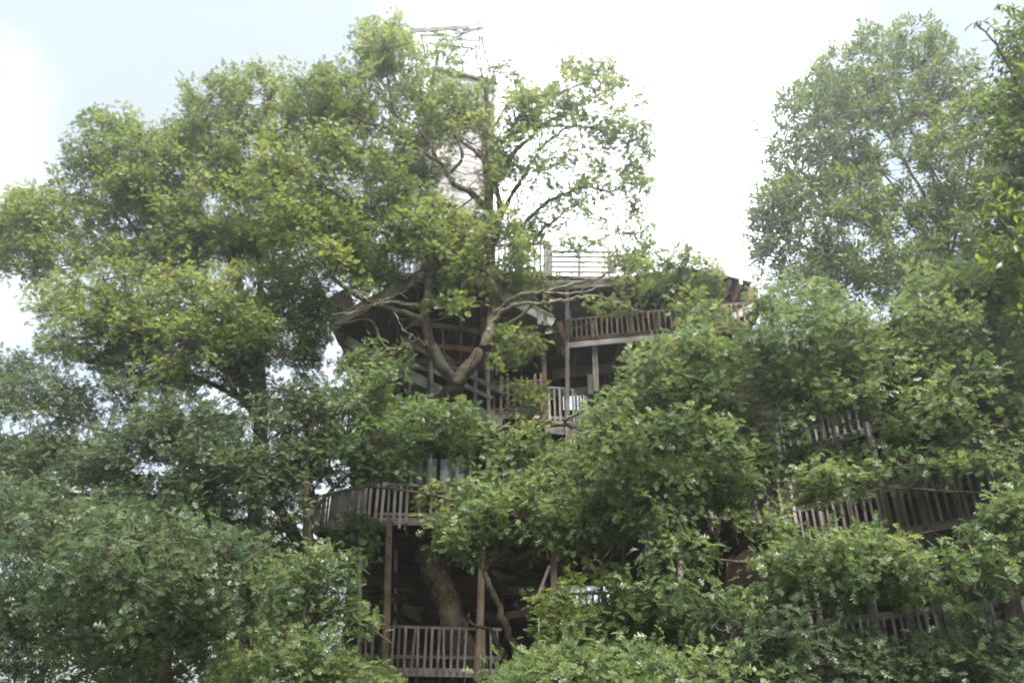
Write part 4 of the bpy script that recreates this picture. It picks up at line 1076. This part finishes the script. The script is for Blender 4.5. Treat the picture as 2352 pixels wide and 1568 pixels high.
build_tree('leafy young oak with a slim pale trunk in front of the right balconies', 'tree', base_of(1790, 1560, 14.8), [
    dict(poly=[(1570, 740), (1600, 690), (1655, 750), (1715, 850), (1745, 950), (1800, 1050), (1790, 1150), (1710, 1200), (1620, 1185), (1490, 1170), (1390, 1110), (1340, 1040), (1370, 960), (1390, 900), (1440, 850), (1490, 790), (1550, 790)], Y=15.2, h=1.5, d=0.85, tone=0.54, gaps=12, r=0.55),
    dict(poly=[(1470, 1245), (1560, 1225), (1660, 1240), (1650, 1290), (1560, 1312), (1480, 1290)], Y=14.2, h=0.6, d=0.85, r=0.4),
    dict(poly=[(1700, 1300), (1800, 1262), (1900, 1240), (2000, 1228), (2120, 1255), (2140, 1300), (2120, 1370), (2000, 1405), (1850, 1375), (1760, 1360)], Y=13.0, h=0.8, d=0.95, tone=0.58, r=0.42),
    dict(poly=[(1790, 1240), (1830, 1190), (1810, 1150), (1700, 1190), (1700, 1240)], Y=14.0, h=0.5, d=0.6, r=0.4),
    dict(poly=[(1400, 1110), (1500, 1150), (1620, 1180), (1710, 1200), (1700, 1240), (1600, 1215), (1480, 1220), (1420, 1180)], Y=14.8, h=0.8, d=0.8, tone=0.4, r=0.45),
    dict(poly=[(1440, 1310), (1560, 1312), (1700, 1330), (1760, 1370), (1900, 1400), (1880, 1450), (1700, 1420), (1560, 1400), (1450, 1380)], Y=13.8, h=0.6, d=0.6, tone=0.42, r=0.42),
], [lb(0.10, 0.07, foot(1790, 1560, 14.6), (1788, 1480, 14.6), (1785, 1345, 14.6), (1782, 1270, 14.6), s=8),
    lb(0.06, 0.03, (1782, 1290, 14.6), (1758, 1220, 14.8), (1750, 1120, 15.0), (1700, 980, 15.1), (1640, 840, 15.2), (1600, 740, 15.2), s=7),
    lb(0.05, 0.02, (1785, 1290, 14.6), (1790, 1180, 14.8), (1770, 1080, 15.0)),
    lb(0.04, 0.015, (1750, 1130, 15.0), (1620, 1080, 14.9), (1500, 1020, 15.0), (1420, 1000, 15.0)),
    lb(0.035, 0.012, (1784, 1310, 14.6), (1700, 1290, 14.3), (1580, 1270, 14.2)),
    lb(0.035, 0.012, (1785, 1340, 14.6), (1850, 1310, 13.6), (1980, 1300, 13.1), (2090, 1310, 13.0)),
    lb(0.02, 0.008, (1784, 1260, 14.6), (1850, 1250, 14.0), (1960, 1255, 13.6), (2120, 1225, 13.4), (2180, 1240, 13.4), s=6, w=0.02)], leaf='young', bark_m=M_BARK2, seed=9)
build_tree('pale treetop rising behind the porch roof beside the white cloud', 'tree', base_of(1600, 1560, 17.0), [
    dict(poly=[(1495, 600), (1540, 575), (1570, 572), (1625, 598), (1655, 640), (1645, 690), (1590, 715), (1540, 690), (1490, 690)], Y=17.3, h=0.8, d=0.75, tone=0.5, r=0.5),
    dict(poly=[(1560, 700), (1620, 680), (1660, 740), (1600, 800), (1540, 780)], Y=17.0, h=0.7, d=0.9, tone=0.45, r=0.5),
], [lb(0.12, 0.04, foot(1600, 1560, 17.2), (1600, 1300, 17.2), (1595, 900, 17.2), (1590, 640, 17.2)),
    lb(0.04, 0.01, (1590, 700, 17.2), (1560, 660, 17.2), (1520, 620, 17.2))], leaf='oak', bark_m=M_BARK2, seed=10)
build_tree('dense bushy oak covering the right wing of the treehouse', 'tree', base_of(2290, 1560, 14.0), [
    dict(poly=[(1720, 700), (1740, 650), (1800, 640), (1880, 650), (1930, 695), (2000, 730), (2080, 690), (2150, 640), (2230, 640), (2290, 720), (2330, 790), (2400, 850), (2400, 1050), (2260, 1075), (2110, 1050), (1990, 1030), (1900, 960), (1840, 1010), (1780, 980), (1740, 890), (1700, 800)], Y=15.0, h=1.6, d=0.85, tone=0.52, gaps=18, r=0.55, holes=((2190, 800, 14), (2310, 880, 18))),
    dict(poly=[(1780, 1120), (1830, 1085), (1900, 1075), (1990, 1090), (2050, 1110), (1950, 1140), (1880, 1160), (1830, 1155)], Y=14.0, h=0.6, d=0.9, tone=0.55, r=0.4),
    dict(poly=[(1990, 1030), (2100, 1040), (2400, 1060), (2400, 1085), (2260, 1100), (2160, 1100), (2080, 1115), (2010, 1080)], Y=13.6, h=0.7, d=0.7, tone=0.45, r=0.4),
    dict(poly=[(2230, 1180), (2300, 1120), (2400, 1090), (2400, 1300), (2330, 1330), (2200, 1330), (2120, 1300), (2190, 1230)], Y=12.6, h=0.8, d=0.85, tone=0.46, r=0.42),
    dict(poly=[(2160, 1340), (2290, 1310), (2320, 1380), (2260, 1430), (2170, 1430)], Y=12.8, h=0.6, d=0.7, tone=0.4, r=0.4),
    dict(poly=[(1800, 980), (1900, 960), (1990, 1030), (2110, 1050), (2130, 1090), (2000, 1085), (1880, 1070), (1800, 1090), (1780, 1040)], Y=14.6, h=0.8, d=0.5, tone=0.45, r=0.45),
    dict(poly=[(2060, 640), (2150, 600), (2400, 640), (2400, 900), (2300, 800), (2200, 700), (2080, 720)], Y=15.8, h=1.0, d=0.9, tone=0.42, r=0.55),
], [lb(0.16, 0.08, foot(2320, 1560, 14.0), (2320, 1400, 14.0), (2318, 1060, 14.4), (2292, 960, 14.6), (2288, 800, 14.8)),
    lb(0.05, 0.02, (2300, 1000, 14.5), (2180, 940, 14.8), (2060, 880, 15.0), (1950, 800, 15.0), (1850, 720, 15.0)),
    lb(0.04, 0.02, (2310, 1050, 14.4), (2100, 980, 14.6), (1990, 940, 14.8), (1930, 800, 14.9)),
    lb(0.03, 0.012, (2318, 1120, 14.3), (2240, 1130, 13.8), (2050, 1120, 13.6), (1900, 1110, 13.6)),
    lb(0.03, 0.012, (2318, 1250, 14.1), (2260, 1230, 13.2), (2200, 1290, 12.8)),
    lb(0.03, 0.012, (2318, 1380, 14.0), (2260, 1370, 13.2), (2200, 1390, 12.8))], leaf='young', bark_m=M_BARK2, seed=11)
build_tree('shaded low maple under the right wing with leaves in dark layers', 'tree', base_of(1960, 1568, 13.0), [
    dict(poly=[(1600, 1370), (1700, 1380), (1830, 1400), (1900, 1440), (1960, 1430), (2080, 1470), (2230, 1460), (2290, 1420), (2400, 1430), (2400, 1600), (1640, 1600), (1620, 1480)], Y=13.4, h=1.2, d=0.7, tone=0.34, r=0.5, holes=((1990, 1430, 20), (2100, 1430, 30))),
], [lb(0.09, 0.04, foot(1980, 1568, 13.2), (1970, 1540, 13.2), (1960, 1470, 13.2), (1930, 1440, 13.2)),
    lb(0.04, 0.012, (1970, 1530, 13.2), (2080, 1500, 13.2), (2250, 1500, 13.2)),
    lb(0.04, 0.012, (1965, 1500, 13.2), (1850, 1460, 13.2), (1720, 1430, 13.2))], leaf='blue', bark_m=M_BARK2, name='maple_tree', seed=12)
build_tree('low oak sapling with layered boughs in front of the ground floor', 'tree', base_of(1330, 1568, 15.0), [
    dict(poly=[(1170, 1370), (1260, 1340), (1330, 1350), (1400, 1320), (1480, 1330), (1610, 1370), (1640, 1450), (1560, 1520), (1400, 1520), (1290, 1510), (1220, 1450), (1190, 1410)], Y=15.6, h=1.0, d=0.9, tone=0.42, r=0.5, holes=((1290, 1470, 16),)),
    dict(poly=[(1290, 1300), (1370, 1290), (1420, 1310), (1350, 1335)], Y=15.4, h=0.4, d=0.4, r=0.3),
], [lb(0.08, 0.04, foot(1400, 1568, 15.4), (1400, 1540, 15.4), (1395, 1440, 15.4), (1380, 1350, 15.4)),
    lb(0.035, 0.012, (1398, 1480, 15.4), (1320, 1420, 15.2), (1230, 1390, 15.2)),
    lb(0.035, 0.012, (1398, 1480, 15.4), (1480, 1420, 15.2), (1570, 1400, 15.2)),
    lb(0.03, 0.01, (1385, 1390, 15.4), (1390, 1340, 15.3), (1370, 1310, 15.3), (1345, 1290, 15.3), s=6)], leaf='oak', bark_m=M_BARK2, seed=13)
build_tree('bright oak bush along the bottom edge, nearest to the viewer', 'bush', base_of(1400, 1640, 9.5), [
    dict(poly=[(1140, 1545), (1200, 1530), (1300, 1505), (1420, 1520), (1560, 1495), (1690, 1500), (1740, 1540), (1760, 1640), (1140, 1640)], Y=9.6, h=0.8, d=1.0, tone=0.58, r=0.4),
], [lb(0.06, 0.03, foot(1420, 1640, 9.6), (1420, 1640, 9.6), (1420, 1560, 9.6)),
    lb(0.03, 0.01, (1420, 1610, 9.6), (1300, 1560, 9.6), (1200, 1560, 9.6)),
    lb(0.03, 0.01, (1420, 1610, 9.6), (1560, 1560, 9.6), (1680, 1540, 9.6))], leaf='young', bark_m=M_BARK2, name='oak_bush', seed=14, leaf_len=0.13)

# bare crooked stems by the lowest balcony
def stem(label, paths):
    tb = Tubes()
    for r0, r1, pts in paths: tb.add(catmull([P(*p) if len(p) == 3 else np.array(p[1:]) for p in pts], 5), r0, r1, 7, 0.015)
    o = mesh_np('bare_stem', np.concatenate(tb.V), np.concatenate(tb.F), M_BARK2, None, origin=(P(pts[0][0], pts[0][1], pts[0][2])[0] if len(pts[0]) == 3 else pts[0][1], 19.5, 0))
    props(o, label, 'stem')
stem('leaning mossy stem right of the lowest balcony', [(0.11, 0.05, [('w', P(1190, 1560, 19.6)[0] + .1, 19.6, -0.2), (1190, 1530, 19.6), (1170, 1460, 19.6), (1140, 1380, 19.6), (1115, 1320, 19.6), (1125, 1290, 19.6), (1142, 1255, 19.6)])])
stem('bare crooked branch hooked over the lowest balcony rail', [(0.07, 0.03, [('w', P(1165, 1560, 19.9)[0] + .1, 19.9, -0.2), (1165, 1535, 19.9), (1140, 1480, 19.9), (1128, 1445, 19.9), (1090, 1435, 19.9), (1076, 1420, 19.9), (1078, 1408, 19.9)])])
stem('twisted pale dead branch hanging below the second floor deck', [(0.03, 0.05, [(1020, 1320, 19.0), (1035, 1292, 19.0), (1060, 1280, 18.8), (1080, 1262, 18.6)])])
stem('thin forked bare branch hanging in the dark gap under the balconies', [(0.02, 0.035, [(1355, 1285, 19.0), (1378, 1292, 19.0), (1383, 1350, 19.2), (1360, 1310, 19.0), (1345, 1290, 18.9)]), (0.015, 0.03, [(1380, 1290, 18.6), (1410, 1250, 18.5), (1430, 1210, 18.4)])])

# --- woodland behind
def wood_tree(i, x, y, h, cr, leaf='far', lab=''):
    root_label = lab
    rngl = np.random.default_rng(500 + i)
    root = empty('woodland_tree', (x, y, 0), root_label, 'tree', 'woodland trees behind the treehouse')
    tb = Tubes()
    top = np.array([x + rngl.normal(0, .5), y, h * 0.8])
    tb.add(catmull([np.array([x, y, -.2]), np.array([x + rngl.normal(0, .3), y, h * .4]), top], 5), 0.22, 0.06, 7, 0.03)
    nodes = np.array(tb.nodes)[:, :3]
    Tc = []
    for k in range(46):
        d = rngl.normal(0, 1, 3); d /= np.linalg.norm(d)
        c = np.array([x, y, h * 0.62]) + d * np.array([cr, cr, h * 0.40]) * rngl.uniform(.35, 1) ** .5
        j = np.argmin(np.linalg.norm(nodes - (c - (0, 0, 1)), axis=1))
        tb.add(catmull([nodes[j], (nodes[j] + c) / 2 + (0, 0, -.1), c], 3), 0.05, 0.012, 4, 0.0, False)
        Tc.append(c + rngl.normal(0, 0.55, (13, 3)) * (1, 1, .6))
    Tc = np.concatenate(Tc); K = 9; m_ = len(Tc) * K
    c = np.repeat(Tc, K, 0) + rngl.normal(0, 0.16, (m_, 3))
    u = rngl.normal(0, 1, (m_, 3)); u[:, 2] *= .5; u /= np.linalg.norm(u, axis=1)[:, None]
    nn = rngl.normal(0, .5, (m_, 3)) + (0, 0, 1); nn -= u * (nn * u).sum(1)[:, None]; nn /= np.linalg.norm(nn, axis=1)[:, None]
    yv = np.cross(nn, u); ln = 0.24 * rngl.uniform(.7, 1.3, m_)
    tpl, tri = SLIM
    V = c[:, None] + ln[:, None, None] * (tpl[:, 0][None, :, None] * u[:, None] + 1.7 * tpl[:, 1][None, :, None] * yv[:, None])
    F = (tri[None] + (np.arange(m_) * 6)[:, None, None]).reshape(-1, 3)
    mesh_np('crown', V.reshape(-1, 3), F, LEAF[leaf], root, np.repeat(np.clip(rngl.normal(.55, .2, m_), 0, 1), 6))
    mesh_np('trunk', np.concatenate(tb.V), np.concatenate(tb.F), M_BARK2, root)
k = 0
for (px, Y, py_top, cr) in ((40, 34, 1010, 3.2), (200, 38, 1130, 3.2), (350, 33, 1150, 3.0), (430, 40, 1080, 3.0), (560, 35, 1200, 2.8), (680, 41, 1190, 3.0), (-120, 36, 1000, 3.4),
                           (2250, 34, 900, 3.2), (2420, 30, 850, 3.2)):
    p = P(px, py_top, Y)
    wood_tree(k, p[0], Y, p[2], cr, lab='sunlit yellow-green woodland tree seen through gaps behind the nearer oaks')
    k += 1
print('LEAVES', N_LEAVES[0])

# ------------------------------------------------------------------ glare veil: thin scattering volume added to imitate lens glare
def glare_veil():
    V = [(x, y, z) for z in (-2.0, 34.0) for x, y in ((-1000, -1000), (1000, -1000), (1000, 1000), (-1000, 1000))]
    F = [(3, 2, 1, 0), (4, 5, 6, 7), (0, 1, 5, 4), (1, 2, 6, 5), (2, 3, 7, 6), (3, 0, 4, 7)]
    m = newmat('glare_veil_volume'); t = m.node_tree
    o_ = N(t, 'ShaderNodeOutputMaterial')
    v = N(t, 'ShaderNodeVolumePrincipled', Density=VEIL_D, Anisotropy=VEIL_G)
    v.inputs['Color'].default_value = (0.97, 0.98, 1.0, 1)
    t.links.new(v.outputs[0], o_.inputs['Volume'])
    o = mesh_np('glare_veil', np.array(V, float), F, m)
    o['kind'] = 'stuff'
glare_veil()
